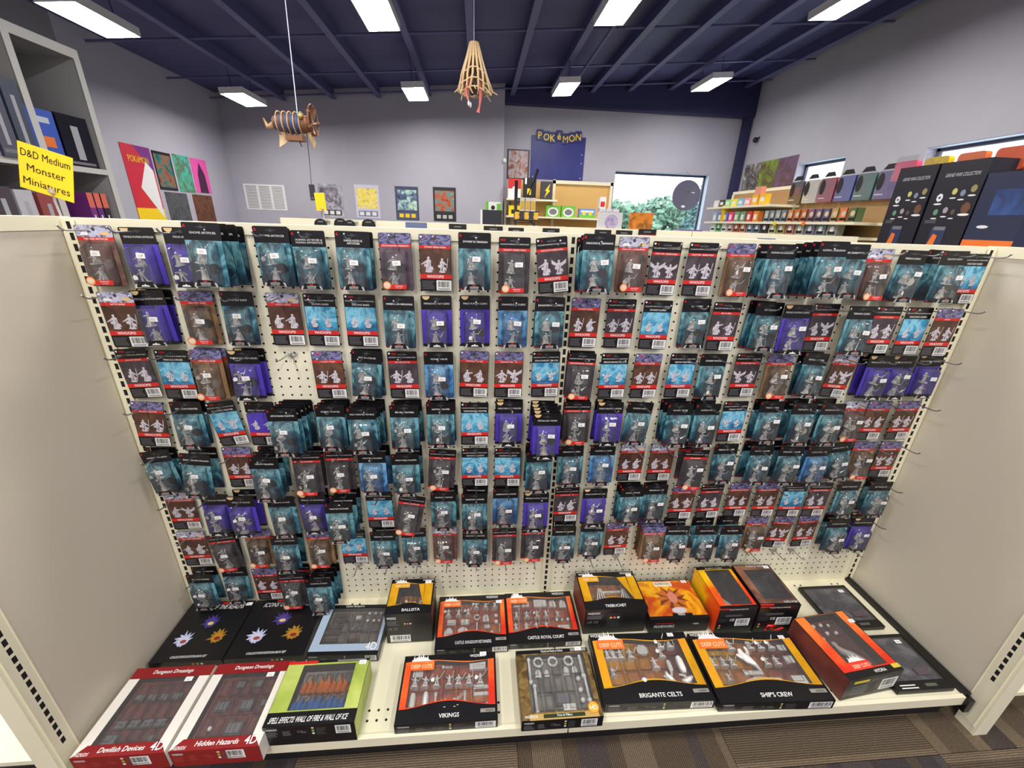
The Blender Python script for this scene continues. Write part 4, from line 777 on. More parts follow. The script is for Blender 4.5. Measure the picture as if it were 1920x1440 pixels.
def redbox(lab,x,w,title,tray):
    d = .212; t = wbox('scenery_box_set',lab,(x,-.476),w,d,.06,.0,REDB,rectw(w*.13,w*.87,d*.12,d*.87),REDF,.02,tray,redtop(title,'Dungeon Dressings'),redfront,WB,(WB,rectw(.0005,w-.0005,.0005,d-.0005)),sticker=(.76,.82)); return t
redbox('red and white window box titled Devilish Devices, front left corner',-1.215,.212,'Devilish Devices',[('dslab',.25+.15*i,.66,.9) for i in range(4)]+[('dslab',.25+.15*i,.36,1.0) for i in range(4)]+[('dslab',.25,.2,1.2),('dslab',.7,.2,.7)])
redbox('red and white window box titled Hidden Hazards',-.995,.21,'Hidden Hazards',[('dslab',.4,.76,.9),('dslab',.62,.76,.9),('dslab',.3,.5,1.2),('dslab',.6,.5,1.3),('dslab',.82,.52,.8),('dslab',.58,.24,1.4),('ball',.3,.25,.8)])
# two black beholder-style sets: plain blobs in the same colours stand for the pictures
def iconbox(lab,x,w,rz):
    t = thing('printed_box',lab,'box',(x,-.224,ZD+.003),rz,'boxed sets on the base deck'); d,h = .208,.024; b = MB(); b.box((0,0,0),(w,d,h),BLK); T = Fr((0,0,h),(1,0,0),(0,1,0)); rr = random.Random(9)
    b.text(T,'ICONS OF THE REALMS',w*.5,d*.86,d*.085,.0005,WHT,w*.72,slant=.25,bold=.05); b.rect(T,w*.3,d*.955,w*.66,d*.985,.0004,RED); b.text(T,"COLLECTOR'S EDITION BOX SET",w*.5,d*.055,d*.035,.0005,WHT,w*.5,slant=.2)
    for (cx,cy,c1,c2,c3) in ((.5,.62,(74,60,140),(50,40,100),(220,196,120)),(.27,.33,(200,206,232),(150,156,204),(160,70,60)),(.74,.36,(186,124,34),(96,104,30),(120,40,30))):
        m1,m2,m3 = (mat('blob%d%d%d'%c,c,.5) for c in (c1,c2,c3)); n = 24
        pt = [(w*cx+math.cos(2*math.pi*k/n)*w*(.13 if k%2 and k < 14 else .085)*(.9+.3*rr.random()), d*cy+math.sin(2*math.pi*k/n)*d*(.15 if k%2 and k < 14 else .09)*(.9+.3*rr.random())) for k in range(n)]
        for k in range(n): b.poly(T,[(w*cx,d*cy),pt[k],pt[(k+1)%n]],.0005,m2 if k%2 else m1)
        b.disc(T,w*cx,d*cy,w*.07,.0008,m1,12,d*.075); b.disc(T,w*(cx+.01),d*(cy-.02),w*.045,.0011,m3,10,d*.03)
    F = Fr((0,0,0),(1,0,0),(0,0,1))
    for k,c in enumerate(((240,120,110),(150,190,60),(230,235,230))): b.disc(F,w*(.6+.06*k),h*.5,.004,.0004,mat('dotd%d'%k,c,.5),8)
    b.lines(F,w*.1,h*.3,w*.5,h*.7,2,.0004,DGRY); b.build('carton',t); link('price_sticker',STKM,t,(w*.93,d*.93,h+.0012),(-math.pi/2,0,0))
iconbox('black box titled ICONS OF THE REALMS nearest the left end panel',-1.225,.206,0)
iconbox('black box titled ICONS OF THE REALMS, second from the left',-1.013,.232,0)
# grey blue 4D box
def g4(b,T,w,d): b.rect(T,0,d*.93,w,d,.0005,BLK); b.text(T,'Castle Ramparts',w*.45,d*.95,d*.04,.0009,WHT,w*.3,slant=.2); b.text(T,'4D',w*.88,d*.08,d*.15,.0012,WHT,w*.17,bold=.06); b.text(T,'4D',w*.88,d*.083,d*.145,.0009,mat('navy_mark',(40,50,80),.5),w*.18,bold=.1)
wbox('scenery_box_set','pale blue window box of small brown and grey scenery pieces marked 4D',(-.77,-.23),.214,.176,.03,-.03,BLK,rectw(.214*.12,.214*.95,.176*.2,.176*.92),mat('brown_tray',(120,108,100),.5),.016,
  [('plank',.28,.82,.9),('plank',.28,.7,.9),('plank',.24,.58,.9),('plank',.24,.46,.9),('plank',.24,.32,.9),('dslab',.5,.55,.7),('dslab',.62,.55,.7),('dslab',.75,.5,.5),('plank',.58,.32,.7),('slab',.55,.78,.6),('ball',.7,.85,.7),('ball',.8,.85,.7),('ball',.88,.85,.7),('ball',.7,.7,.7),('ball',.8,.7,.7),('ball',.88,.7,.7)],g4,lambda b,w,d,h: side_print(b,w,h,bx=.82,bw=.16),None,(PALEB,rectw(.001,.213,.012,.162)),sticker=None)
# spell effects
def sp(b,T,w,d):
    b.rect(T,0,0,w,d*.2,.0006,BLK); b.text(T,'SPELL EFFECTS: WALL OF FIRE & WALL OF ICE',w*.47,d*.05,d*.085,.001,WHT,w*.86,slant=.25,bold=.05); b.rect(T,0,d*.95,w*.36,d*1.0,.001,RED); b.rect(T,w*.36,d*.96,w,d,.0008,BLK); b.rect(T,w*.6,d*.965,w*.95,d*.998,.001,GRYT)
wbox('miniature_box_set','lime and black window box titled SPELL EFFECTS with amber and blue pieces',(-.79,-.445),.226,.166,.074,.0,BLK,rectw(.226*.2,.226*.84,.166*.22,.166*.93),GFLOOR,.03,
  [('fire',.38,.66,1.0),('fire',.6,.66,1.1),('fire',.72,.62,.6),('ice',.34,.34,1),('ice',.56,.34,1.1),('ice',.72,.34,.8)],sp,lambda b,w,d,h: side_print(b,w,h,bx=.78,bw=.17),LIME,(LIME,rectw(.001,.225,.166*.15,.165)),sticker=(.92,.93))
# grey flat boxes at the right
GS = nmat('grey_smoke_print', [(0.25,(26,26,34)),(0.45,(70,68,78)),(0.6,(128,126,134)),(0.8,(60,54,60))], scale=13, detail=5, distort=1)
def gt(b,T,w,d):
    b.rect(T,0,0,w,d*.14,.0005,BLK); b.lines(T,w*.1,d*.03,w*.4,d*.12,2,.0009,WHT); b.rect(T,w*.55,d*.05,w*.75,d*.1,.0009,mat('muted_green',(90,96,84),.5)); b.rect(T,w*.6,d*.24,w*.85,d*.36,.0009,mat('muted_mauve',(90,76,84),.5))
for lab,x,y,rz in (('dark grey misty-art box lying beside the right end panel, back',.975,-.222,.0),('dark grey misty-art box lying beside the right end panel, front',1.0,-.425,.0)):
    w = .185
    wbox('miniature_box_set',lab,(x,y),w,.175,.014,rz,BLK,rectw(w*.04,w*.96,.175*.16,.175*.94),GS,.006,[],gt,None,sticker=(.8,.84))
# ================================================================ BACKGROUND
# rear gondola behind the main one, only its top shows
rg = thing('rear_gondola','cream gondola top rail just behind and parallel to the main display','display shelf',(0,1.5,0))
b = MB()
for x0,x1 in ((-1.38,-.15),(-.145,1.08),(1.085,2.2)): b.box((x0,0,1.34),(x1,.05,1.377), CREAM)
b.build('top_rail', rg)
b = MB(); b.box((-1.36,.01,.02),(2.18,.04,1.34), CREAM2); b.build('back_panel', rg)
rp = [(600,410,.07,'r'),(637,409,.07,'r'),(655,412,.06,'r'),(690,411,.075,'r'),(780,417,.12,'b'),(858,420,.10,'h'),(925,424,.11,'h'),(968,427,.09,'h'),(1034,428,.1,'h'),(1132,431,.1,'h'),(1172,432,.1,'h'),(1216,430,.11,'h'),(1440,447,.12,'b')]
for k,(u,v,wd,kind) in enumerate(rp):
    X,Y,Z = hit(u,v,1,1.38); b = MB(); m = {'r':BLK,'h':BLK,'b':mat('blue_grey_pack',(96,110,150),.5)}[kind]; F = Fr((X-wd/2,1.38+k*.001,Z-.2),(1,0,0),(0,0,1))
    pts = rrect(0,0,wd,.2,.03 if kind == 'r' else .004); b.prism(F, pts, -.0008, 0, m); b.rect(F, wd*.3,.182,wd*.7,.188,.0004,GRYT)
    if kind == 'h': b.rect(F, wd*.05,.165,wd*.95,.17,.0004,RED)
    tag(b.build('hanging_pack'), 'pack hung on the rear gondola, only its %s top showing, %s from left' % ({'r':'rounded black','h':'flat black','b':'blue-grey'}[kind], ORD[k+1]), 'pack', 'packs on the rear gondola')
    tag(link('rear_peg_hook', HOOKM, None, (X,1.5,Z-.012), (0,0,0), (1,1.2,1)), 'wire hook on the rear gondola, %s from left' % ORD[k+1], 'hook', 'hooks on the rear gondola')
# ---- posters and papers
def poster(name, lab, F, w, h, m, deco=None, cat='poster', group='posters on the walls'):
    b = MB(); b.prism(F, rectw(0,w,0,h), .001, .004, m)
    if deco: deco(b, F, w, h)
    return tag(b.build(name), lab, cat, group)
def art(name, cols, s=8): return nmat(name, [(0.25+.5*i/(len(cols)-1),c) for i,c in enumerate(cols)], scale=s*1.4, detail=6, distort=.8, rough=.5)
FBW = lambda x,z: Fr((x,YL,z),(1,0,0),(0,0,1))
def sheets(b,F,w,h):
    for i in range(3):
        for k in range(15): b.rect(F, w*(.05+.32*i), h*(.06+.06*k), w*(.31+.32*i), h*(.085+.06*k), .0045, mat('sheet_ink',(120,122,130),.6))
poster('notice_sheet','white sheet of three printed columns on the grey back wall',FBW(-3.82,1.45),.6,.36,WHT,sheets,'notice','notices on the wall')
def pdec(c1,c2,tb):
    def f(b,F,w,h):
        b.rect(F,w*.08,h*.3,w*.92,h*.9,.0045,c1); b.rect(F,w*.1,h*.05,w*.9,h*.22,.0045,c2)
        for k in range(3): b.rect(F,w*(.14+.26*k),h*.08,w*(.32+.26*k),h*.19,.005,tb)
    return f
A1 = art('poster_dark_swirl', [(30,26,44),(120,116,130),(200,190,210),(60,50,80)]); A2 = art('poster_yellow_swirl', [(120,90,160),(250,226,60),(250,240,150),(220,90,60)]); A3 = art('poster_steel_swirl', [(30,34,60),(90,110,150),(190,230,210),(240,236,120)]); A4 = art('poster_fire_swirl', [(40,30,40),(200,80,40),(70,150,140),(210,190,190)])
poster('wall_poster','grey violet swirl poster partly behind a hanging yellow card',FBW(-2.72,1.38),.36,.47,art('p0',[(90,84,100),(180,176,190),(230,228,236)]),pdec(A1,DGRY,WHT))
poster('wall_poster','yellow and violet poster, second from left on back wall',FBW(-2.17,1.38),.37,.48,mat('pale_lilac',(214,212,236),.5),pdec(A2,mat('slate_panel',(120,124,150),.5),WHT))
poster('wall_poster','steel blue and black poster, third from left on back wall',FBW(-1.55,1.37),.36,.49,mat('steel_panel',(70,76,104),.5),pdec(A3,mat('slate2',(90,96,130),.5),YEL))
poster('wall_poster','dark fiery poster, fourth from left on back wall',FBW(-.96,1.37),.36,.5,mat('dark_panel',(40,38,44),.5),pdec(A4,BLK,mat('pale_grey_print',(190,190,190),.5)))
FBR = lambda x,z: Fr((x,YB,z),(1,0,0),(0,0,1))
poster('wall_poster','small dark framed art poster left of the blue board',FBR(.22,2.05),.36,.43,BLK,lambda b,F,w,h: b.rect(F,w*.06,h*.04,w*.94,h*.96,.0045,art('poster_smoke_rust',[(60,60,76),(190,190,200),(170,110,90),(90,50,40)])))
def pk(b,F,w,h):
    Y2 = mat('lettering_yellow',(240,204,40),.5); B2 = mat('lettering_blue',(40,50,120),.5)
    b.prism(F, rrect(.0,.0,w,h,.01), .004,.012, nmat('royal_blue_board',[(0.3,(36,42,116)),(0.7,(44,52,132))],scale=4))
    for i,(ch,dy) in enumerate(zip('POKéMON',(.02,.0,-.01,.02,-.02,.0,.02))):
        x = w*(.15+.117*i); b.prism(F, rrect(x-.055,h*.89+dy-.02,x+.055,h*.89+dy+.13,.02), .014,.03, B2); b.text(F,ch,x,h*.89+dy,.1,.033,Y2,.1,bold=.05)
    for x,z in ((.05,.05),(.95,.05),(.95,.6),(.95,.4)): b.disc(F,w*x,h*z,.008,.013,WHT,8)
poster('wall_board','royal blue board with raised yellow POKéMON lettering on back wall',FBR(.6,2.07),.88,.62,mat('blue_board',(58,70,180),.5),pk,'sign','signs on the wall')
# left wall banner and posters (wall faces +X)
FL_ = lambda y,z: Fr((XL,y,z),(0,1,0),(0,0,1))
def ban(b,F,w,h):
    F2 = F; b.poly(F2,[(0,h),(0,h*.25),(w*.95,h)],.006,mat('banner_crimson',(206,30,60),.5)); b.poly(F2,[(w*.95,h),(w*.35,h*.5),(w*.95,h*.12)],.0065,WHT); b.poly(F2,[(w*.4,h),(w,h),(w,h*.7)],.007,mat('banner_violet',(120,40,130),.5)); b.rect(F2,0,0,w,h*.25,.0062,YEL)
    b.text(F2,'POKéMON',w*.5,h*.8,h*.08,.009,YEL,w*.7,bold=.05)
poster('wall_banner','red white and yellow cloth banner with POKéMON lettering, left wall',FL_(4.05,1.2),.42,.84,mat('banner_red2',(214,40,50),.6),ban,'banner','posters on the walls')
poster('wall_poster','dark teal poster next to the red banner',FL_(4.5,1.62),.31,.41,BLK,lambda b,F,w,h: b.rect(F,.02,.03,w-.02,h-.03,.0045,art('poster_green_dark',[(14,24,40),(30,120,110),(160,90,60),(30,50,70)])))
poster('wall_poster','bright blue and green poster in the upper row, left wall',FL_(4.85,1.62),.3,.42,art('poster_teal_green',[(60,90,190),(70,190,170),(90,120,60),(120,110,200)]))
poster('wall_poster','pink poster with dark shape, left wall near the corner',FL_(5.18,1.63),.33,.41,mat('hot_pink',(240,90,180),.5),lambda b,F,w,h: (b.poly(F,[(w*.25,0),(w*.8,0),(w*.75,h*.55),(w*.5,h*.9),(w*.3,h*.55)],.0046,mat('plum_dark',(70,20,60),.5))))
poster('wall_poster','grey dark poster in the lower row, left wall',FL_(4.55,1.2),.4,.4,art('poster_grey_smoke',[(30,30,34),(90,92,96),(40,40,46)]))
poster('wall_poster','dark brown glowing poster in the lower row, nearest the corner',FL_(5.06,1.2),.42,.4,art('poster_brown_glow',[(20,16,16),(120,70,40),(40,28,26)]))
# ---- tall grey shelving at the left
ts = thing('tall_shelving','tall grey cube shelving holding boxes along the left side','shelf',(-2.6,0,0))
GSH = mat('shelf_grey_laminate',(168,168,170),.55); GSD = mat('shelf_edge_pale',(206,206,204),.5)
Y0,Y1,DX = .9,2.02,-.42; th = .04
b = MB()
b.box((DX,Y0,2.2),(0,Y1,2.25),GSH); b.box((-.004,Y0,2.2),(0.002,Y1,2.25),GSD); b.build('top_board',ts)
for y in (Y0-.0,1.58,Y1-th): b = MB(); zt_ = 2.2; b.box((DX,y,0.0),(0,y+th,zt_),GSH); b.box((-.002,y,0.0),(.003,y+th,zt_),GSD); b.build('upright_board',ts)
for z in (1.62,1.2,.7,.15): b = MB(); b.box((DX,Y0+th,z-.03),(0,Y1-th,z),GSH); b.box((-.002,Y0+th,z-.03),(.003,Y1-th,z),GSD); b.build('shelf_board',ts)
b = MB(); b.box((DX-.01,Y0,0),(DX,Y1,2.25),mat('shelf_back',(150,150,154),.6)); b.build('back_board',ts)
def prod(name, lab, x, y, z, dx, dy, dz, m, deco=None, cat='box', group=None, rz=0):
    """carton standing on a shelf; deco prints on the face towards +X"""
    b = MB(); b.box((0,0,0),(dx,dy,dz),m); 
    if deco: deco(b, Fr((dx,0,0),(0,1,0),(0,0,1)), dy, dz, Fr((0,0,0),(1,0,0),(0,0,1)), dx)
    o = b.build(name,None,(x,y,z),(0,0,rz)); return tag(o,lab,cat,group)
def dtext(s, m=WHT, vert=True, m2=None):
    def f(b,F,w,h,G,dx):
        b.rect(F,w*.38,h*.15,w*.62,h*.8,.0006,mat('faded_spine_print',(170,172,182),.5)); b.rect(F,w*.1,h*.05,w*.9,h*.1,.0006,mat('spine_foot',(120,116,130),.5))
    return f
prod('game_box','glossy black game box at the end of the tall shelf, lit at its corner',-2.86,1.76,1.62,.24,.2,.27,mat('gloss_black',(22,22,30),.15),dtext('DRAGON',WHT),group='games on the tall shelf')
prod('game_box','blue game box with orange picture beside the glossy black box',-2.84,1.55-.0,1.62,.24,.17,.26,mat('royal_box',(40,84,190),.4),lambda b,F,w,h,G,dx:(b.rect(F,w*.2,h*.75,w*.8,h*.86,.001,mat('pale_text',(200,210,230),.5)),b.rect(F,w*.2,h*.3,w*.8,h*.5,.001,ORG)),group='games on the tall shelf')
cols = [((60,70,90),'grey-green'),((80,80,100),'slate'),((120,110,150),'lilac'),((40,44,60),'dark')]
for k,(c,n) in enumerate(cols):
    prod('game_box','%s upright game box with white spine lettering on the tall shelf'%n,-2.82,1.46-.1*k,1.62,.24,.085,.36,mat('spine%d'%k,c,.4),dtext(['TERRAIN','MANSIONS','ELDRITCH','CATACOMBS'][k]),group='games on the tall shelf')
prod('game_box','yellow game box standing behind, high on the tall shelf',-2.98,1.1,1.62,.12,.42,.52,mat('mustard_box',(206,172,40),.5),lambda b,F,w,h,G,dx: b.tube([F.p(w*.3,h*.5,.002),F.p(w*.4,h*.75,.002),F.p(w*.7,h*.72,.002)],.02,mat('dark_green_ink',(40,60,20),.5),5),group='games on the tall shelf')
for k,(c,n) in enumerate([((120,50,130),'purple'),((90,40,120),'violet'),((40,30,50),'black')]):
    prod('book','%s-spined orange-topped book on the lower tall shelf'%n,-2.84,1.8+.05*k,1.2,.22,.04,.28,mat('bk%d'%k,c,.5),lambda b,F,w,h,G,dx: (b.rect(F,0,h*.7,w,h,.0006,mat('salmon',(226,110,90),.5)),b.rect(F,w*.35,h*.1,w*.6,h*.55,.001,WHT)),'book','books on the lower tall shelf')
for k,(c,n) in enumerate([((96,140,170),'pale blue'),((140,150,170),'grey'),((70,60,70),'dark'),((190,190,200),'white'),((150,70,70),'dusty red')]):
    prod('game_box','%s game box on the lower tall shelf'%n,-2.84,1.0+.115*k,1.2,.25,.1 if k != 3 else .09,.3-.01*k,mat('lw%d'%k,c,.4),dtext(['FROST','ATLAS','SHADOW','WINTER','EMBER'][k]),group='games on the lower tall shelf')
b = MB(); b.box((0,0,0),(.03,.3,.06),mat('red_tin',(200,30,50),.4)); tag(b.build('red_carton',None,(-2.75,1.35,2.25)),'small red carton on top of the tall grey shelving','box')
b = MB(); b.box((0,0,0),(.4,.5,.14),mat('charcoal_bin',(60,58,70),.6)); tag(b.build('storage_tote',None,(-3.0,1.4,2.25)),'charcoal tote on top of the tall grey shelving','container')
# yellow sign in a clip on the left side gondola
def clip_sign(lab, q, Y, lines, foot):
    P = [Vector(hit(u,v,1,Y+dy)) for (u,v),dy in zip(q,(0,.0,.0,.0))]
    U = (P[1]-P[0]); V = (P[0]-P[3]); W = U.length; H = V.length; U.normalize(); V = (V-U*V.dot(U)).normalized()
    F = Fr(P[3], U, V); t = thing('shelf_sign', lab, 'sign', tuple(P[3]))
    F = Fr((0,0,0), U, V); b = MB(); b.prism(F, rectw(0,W,0,H), -.0008, 0, YEL)
    for k,s in enumerate(lines): b.text(F, s, W*.5, H*(.72-.3*k), H*.17, .0005, BLK, W*.9)
    b.build('card', t)
    b = MB(); b.tube([F.p(W*.6,H*.1,-.002),F.p(W*.62,-.01,-.002),(W*.62,0,foot-P[3].z)], .003, clear('clear_rod',.3,.1), 6); b.ball(tuple(F.p(W*.6,H*.12,.002)),.008,clear('clear_rod',.3,.1)); b.build('clip_stand', t)
    return t
clip_sign('yellow card sign reading D&D Medium Monster Miniatures on a clip', [(-8,258),(98,292),(130,368),(38,350)], .1, ['D&D Medium','Monster','Miniatures'], 1.35)
clip_sign('small blank yellow card on a clip in front of the grey poster', [(594,362),(613,362),(613,395),(594,395)], 1.46, [], 1.375)
clip_sign('blank yellow card on a clip at the left end of the right-hand shelves', [(1358,386),(1377,386),(1366,418),(1350,416)], 3.7, [], 1.2)
# ---- hanging things
def wire(b, a, c, r=.0025, m=None): b.tube([a,c], r, m or mat('pale_wire',(190,200,225),.5), 5)
P0 = Vector(hit(553,232,1,1.6))
t = thing('hanging_airship','striped blue and copper airship model hung from the ceiling on a wire','model',tuple(P0))
COP = mat('copper_paint',(134,92,66),.45,.2); BLU = mat('airship_blue',(46,84,140),.5); TANW = mat('tan_wood',(206,170,124),.6)
b = MB(); n = 14
for k in range(n):
    x0 = -.11+.2*k/n; x1 = -.11+.2*(k+1)/n; f = lambda x: .05*math.sqrt(max(.05,1-((x+.01)/.13)**2))
    b.tube([(x0,0,0),(x1,0,0)], [f(x0),f(x1)], BLU if k%2 and k < 10 else COP, 12)
b.build('envelope', t)
b = MB()
for x in (-.08,-.05,-.02,.01,.04): b.tube([(x,.056*math.cos(a),.056*math.sin(a)) for a in [2*math.pi*k/14 for k in range(15)]], .0035, TANW, 5)
b.build('hoops', t)
b = MB(); b.tube([(-.11,0,-.01),(-.15,0,-.02),(-.165,0,.02)], [.02,.012,.004], TANW, 7); b.build('nose', t)
b = MB(); b.prism(Fr((-.1,0,-.12),(1,0,0),(0,0,1)), [(0,0),(.05,.03),(.06,.09),(.01,.07)], -.004, .004, mat('white_fin',(230,200,160),.5)); b.build('fin', t); b = MB(); b.prism(Fr((.04,0,-.12),(1,0,0),(0,0,1)), [(.02,.08),(.05,.0),(.06,.03),(.045,.08)], -.004, .004, TANW); b.build('fin', t)
b = MB()
for k in range(7): a = math.pi*2*k/7; b.tube([(.09,0,.0),(.1,.075*math.cos(a),.02+.075*math.sin(a))], [.006,.012], COP, 5)
b.tube([(.1,.075*math.cos(a),.02+.075*math.sin(a)) for a in [2*math.pi*k/14 for k in range(15)]], .004, COP, 5); b.ball((.05,-.05,.03),.014,mat('brass_ball',(220,196,110),.3,.6)); b.build('propeller', t)
b = MB(); b.box((-.05,-.03,-.085),(.04,.03,-.06), COP); b.tube([(.0,0,-.05),(.02,0,-.11)],.003,COP); b.build('gondola', t)
b = MB(); Pt = Vector(hit(546,10,1,1.6)); wire(b,(.02,0,.05),tuple(Vector((Pt.x,1.6,roofz(Pt.x,.0)))-P0)); b.build('hanging_wire', t)
P1 = Vector(hit(889,135,1,1.6))
t = thing('hanging_bone_ship','cream bone-ribbed ship model with pink trailing tentacles hung from the ceiling','model',tuple(P1))
BON = mat('bone_cream',(214,184,140),.6); PNK = mat('salmon_pink',(206,104,100),.5); DK = mat('hull_dark',(70,44,40),.6); rr = random.Random(2)
b = MB(); b.tube([(.0,0,.1),(-.01,0,.04),(0,0,-.04),(.0,0,-.1)], [.012,.035,.045,.02], DK, 8); b.build('hull', t)
b = MB()
for k in range(15):
    a = 2*math.pi*k/15; c, s_ = math.cos(a), math.sin(a)
    b.tube([(.02*c,.02*s_,.13),(.04*c,.04*s_,.06),(.07*c,.06*s_,-.02),(.085*c+rr.uniform(-.02,.02),.07*s_,-.09),(.06*c,.05*s_,-.11)], [.006,.007,.006,.006,.003], BON, 5)
for z,r in ((.06,.042),(0,.066),(-.05,.078),(-.09,.08)): b.tube([(r*math.cos(a),r*.85*math.sin(a),z+.012*math.sin(3*a)) for a in [2*math.pi*k/14 for k in range(15)]], .004, BON, 5)
for k in range(8): a = 6.28*k/8; b.tube([(.085*math.cos(a),.07*math.sin(a),-.08),(.12*math.cos(a)+.01,.09*math.sin(a),-.1-.02*(k%2))],[.005,.002],BON,5)
b.build('ribs', t)
b = MB(); b.tube([(-.03,-.05,-.04),(-.045,-.06,-.11),(-.03,-.06,-.15)],[.009,.009,.004],PNK,6); b.build('tentacle', t); b = MB(); b.tube([(.03,-.05,-.06),(.035,-.06,-.13),(.03,-.05,-.17),(.02,-.05,-.2)],[.008,.009,.005,.01],PNK,6); b.build('tentacle', t)
b = MB(); b.ball((-.03,-.06,-.16),(.006,.006,.014),WHT); b.build('bead', t); b = MB(); b.ball((-.02,-.05,-.165),(.006,.006,.014),WHT); b.build('bead', t)
b = MB(); wire(b,(0,0,.12),(0,0,roofz(P1.x)-P1.z),.0012); b.build('hanging_wire', t)
P2 = Vector(hit(586,362,1,1.6)); t = thing('hanging_controller','small black controller box dangling on a thin dark cord','controller',tuple(P2))
b = MB(); b.box((-.012,-.012,-.04),(.012,.012,.045),mat('charcoal_plastic',(44,44,56),.5)); b.rect(Fr((-.012,-.0125,-.04),(1,0,0),(0,0,1)),.006,.01,.018,.016,.0005,GRYT); b.build('body',t)
b = MB(); Pw = Vector(hit(574,240,1,1.6))-P2; b.tube([(0,0,.045),(Pw.x*.5,0,Pw.z*.5),tuple(Pw)],.0022,mat('dark_cord',(70,72,84),.6),5); b.build('cord',t)
# dark striped model bird card by the sign
# ---- back corner: tan pegboard shelving
bs = thing('corner_shelving','cream shelving with tan pegboard backs below the blue board','shelf',(0,6.0,0))
TANB = mat('tan_pegboard',(222,178,108),.6)
b = MB(); b.box((.3,.28,.9),(.98,.3,2.02),TANB); b.box((1.02,.28,.9),(1.96,.3,2.02),TANB); b.build('pegboard_back',bs)
b = MB()
for x in (.18,.98,1.94): b.box((x,.24,.0),(x+.04,.3,2.06 if x > .5 else 1.75),CREAM)
b.box((.98,.24,2.0),(1.98,.3,2.05),CREAM); b.build('shelf_posts',bs)
for x0,x1,z in ((.2,1.0,1.74),(.2,2.0,1.49),(.2,2.0,1.3)): b = MB(); b.box((x0,-.12,z-.025),(x1,.28,z),CREAM); b.build('shelf',bs)
GRN = mat('fresh_green',(110,190,60),.5); PKB = mat('lead_white',(232,232,236),.5)
def bprod(name, lab, x, z, w_, h_, m, deco=None, y=5.93, d=.1, cat='box', group='goods on the corner shelving'):
    b = MB(); b.box((0,0,0),(w_,d,h_),m); F = Fr((0,0,0),(1,0,0),(0,0,1))
    if deco: deco(b,F,w_,h_)
    return tag(b.build(name,None,(x,y,z)),lab,cat,group)
bprod('card_box','red and white box with a round seal on top of the corner shelves',.22,1.74,.2,.28,WHT,lambda b,F,w,h:(b.rect(F,0,h*.5,w,h,.001,RED),b.disc(F,w*.5,h*.5,w*.18,.002,WHT,12)))
bprod('card_box','black box with yellow flash on top of the corner shelves',.46,1.74,.2,.3,BLK,lambda b,F,w,h:(b.rect(F,w*.3,h*.2,w*.6,h*.5,.001,YEL),b.rect(F,w*.1,h*.7,w*.25,h,.001,WHT)))
bprod('card_box','dark box with jagged yellow mark on top of the corner shelves',.74,1.74,.18,.26,mat('dark_slate',(60,58,66),.5),lambda b,F,w,h:b.poly(F,[(w*.3,h*.1),(w*.5,h*.45),(w*.35,h*.5),(w*.8,h*.9),(w*.65,h*.55),(w*.8,h*.5)],.001,YEL))
for k in range(2): bprod('game_tin','green and white arched tin, %s of two on the corner shelf'%['left','right'][k],.84+.25*k,1.49,.22,.17,GRN,lambda b,F,w,h:(b.disc(F,w*.5,h*.45,w*.4,.001,PKB,14,h*.4),b.disc(F,w*.5,h*.45,w*.28,.002,GRYT,14,h*.26)))
bprod('game_tin','wide tin with green hills and blue sky print on the corner shelf',1.38,1.49,.26,.14,mat('sky_tin',(110,150,220),.5),lambda b,F,w,h:(b.rect(F,0,0,w,h*.35,.001,GRN),b.disc(F,w*.3,h*.5,.03,.002,YEL,10),b.disc(F,w*.7,h*.5,.03,.002,YEL,10),b.rect(F,w*.1,h*.6,w*.9,h*.8,.0015,WHT)))
for k in range(3): bprod('figure_box','small white window box of a vinyl figure, %s along the corner shelf'%ORD[k+1],1.7+.11*k,1.49,.1,.15,mat('lilac_white',(206,202,216),.5),lambda b,F,w,h:(b.rect(F,w*.15,h*.15,w*.85,h*.7,.001,GRYT),b.disc(F,w*.5,h*.4,w*.2,.002,WHT,8)),y=5.9)
bprod('figure_box','small white figure box stacked on the figure row',1.69,1.64,.1,.17,PKB,lambda b,F,w,h:b.rect(F,w*.15,h*.15,w*.85,h*.6,.001,RED),y=5.9)
bprod('game_tin','yellow and black tin at the left of the corner shelf',.24,1.49,.2,.15,YEL,lambda b,F,w,h:b.rect(F,w*.2,h*.2,w*.8,h*.6,.001,BLK))
for k in range(7): bprod('card_pack','small %s pack lying on the lowest corner shelf, %s from left'%(['orange','white','red','cream','brown','orange','pale'][k],ORD[k+1]),.35+.22*k,1.3,.16,.05,mat('lp%d'%k,[(230,130,60),(235,235,235),(200,60,50),(230,210,180),(140,90,60),(236,150,80),(240,230,220)][k],.5))
# board game boxes standing against the window on a counter
ct = thing('window_counter','pale counter running under the far window','counter',(0,5.3,0)); b = MB(); b.box((1.3,-.15,1.28),(3.4,.3,1.31),CREAM); b.build('counter_top',ct); b = MB(); b.box((1.35,.2,.0),(3.35,.26,1.28),GSH); b.build('counter_body',ct)
bprod('game_box','white game box with violet picture standing before the window',1.5,1.31,.36,.26,PKB,lambda b,F,w,h:b.disc(F,w*.55,h*.5,w*.28,.001,art('violet_disc',[(120,110,190),(220,200,230),(90,120,120)]),14),y=5.2,d=.06,group='games by the window')
bprod('game_box','amber and fiery orange game box standing before the window',1.98,1.31,.34,.27,art('amber_fire',[(236,90,20),(250,150,40),(150,90,30),(200,150,60)],5),None,y=5.2,d=.06,group='games by the window')
bprod('game_box','low violet box lying at the right of the window counter',2.75,1.31,.6,.06,mat('dull_violet',(120,100,160),.5),None,y=5.2,d=.2,group='games by the window')
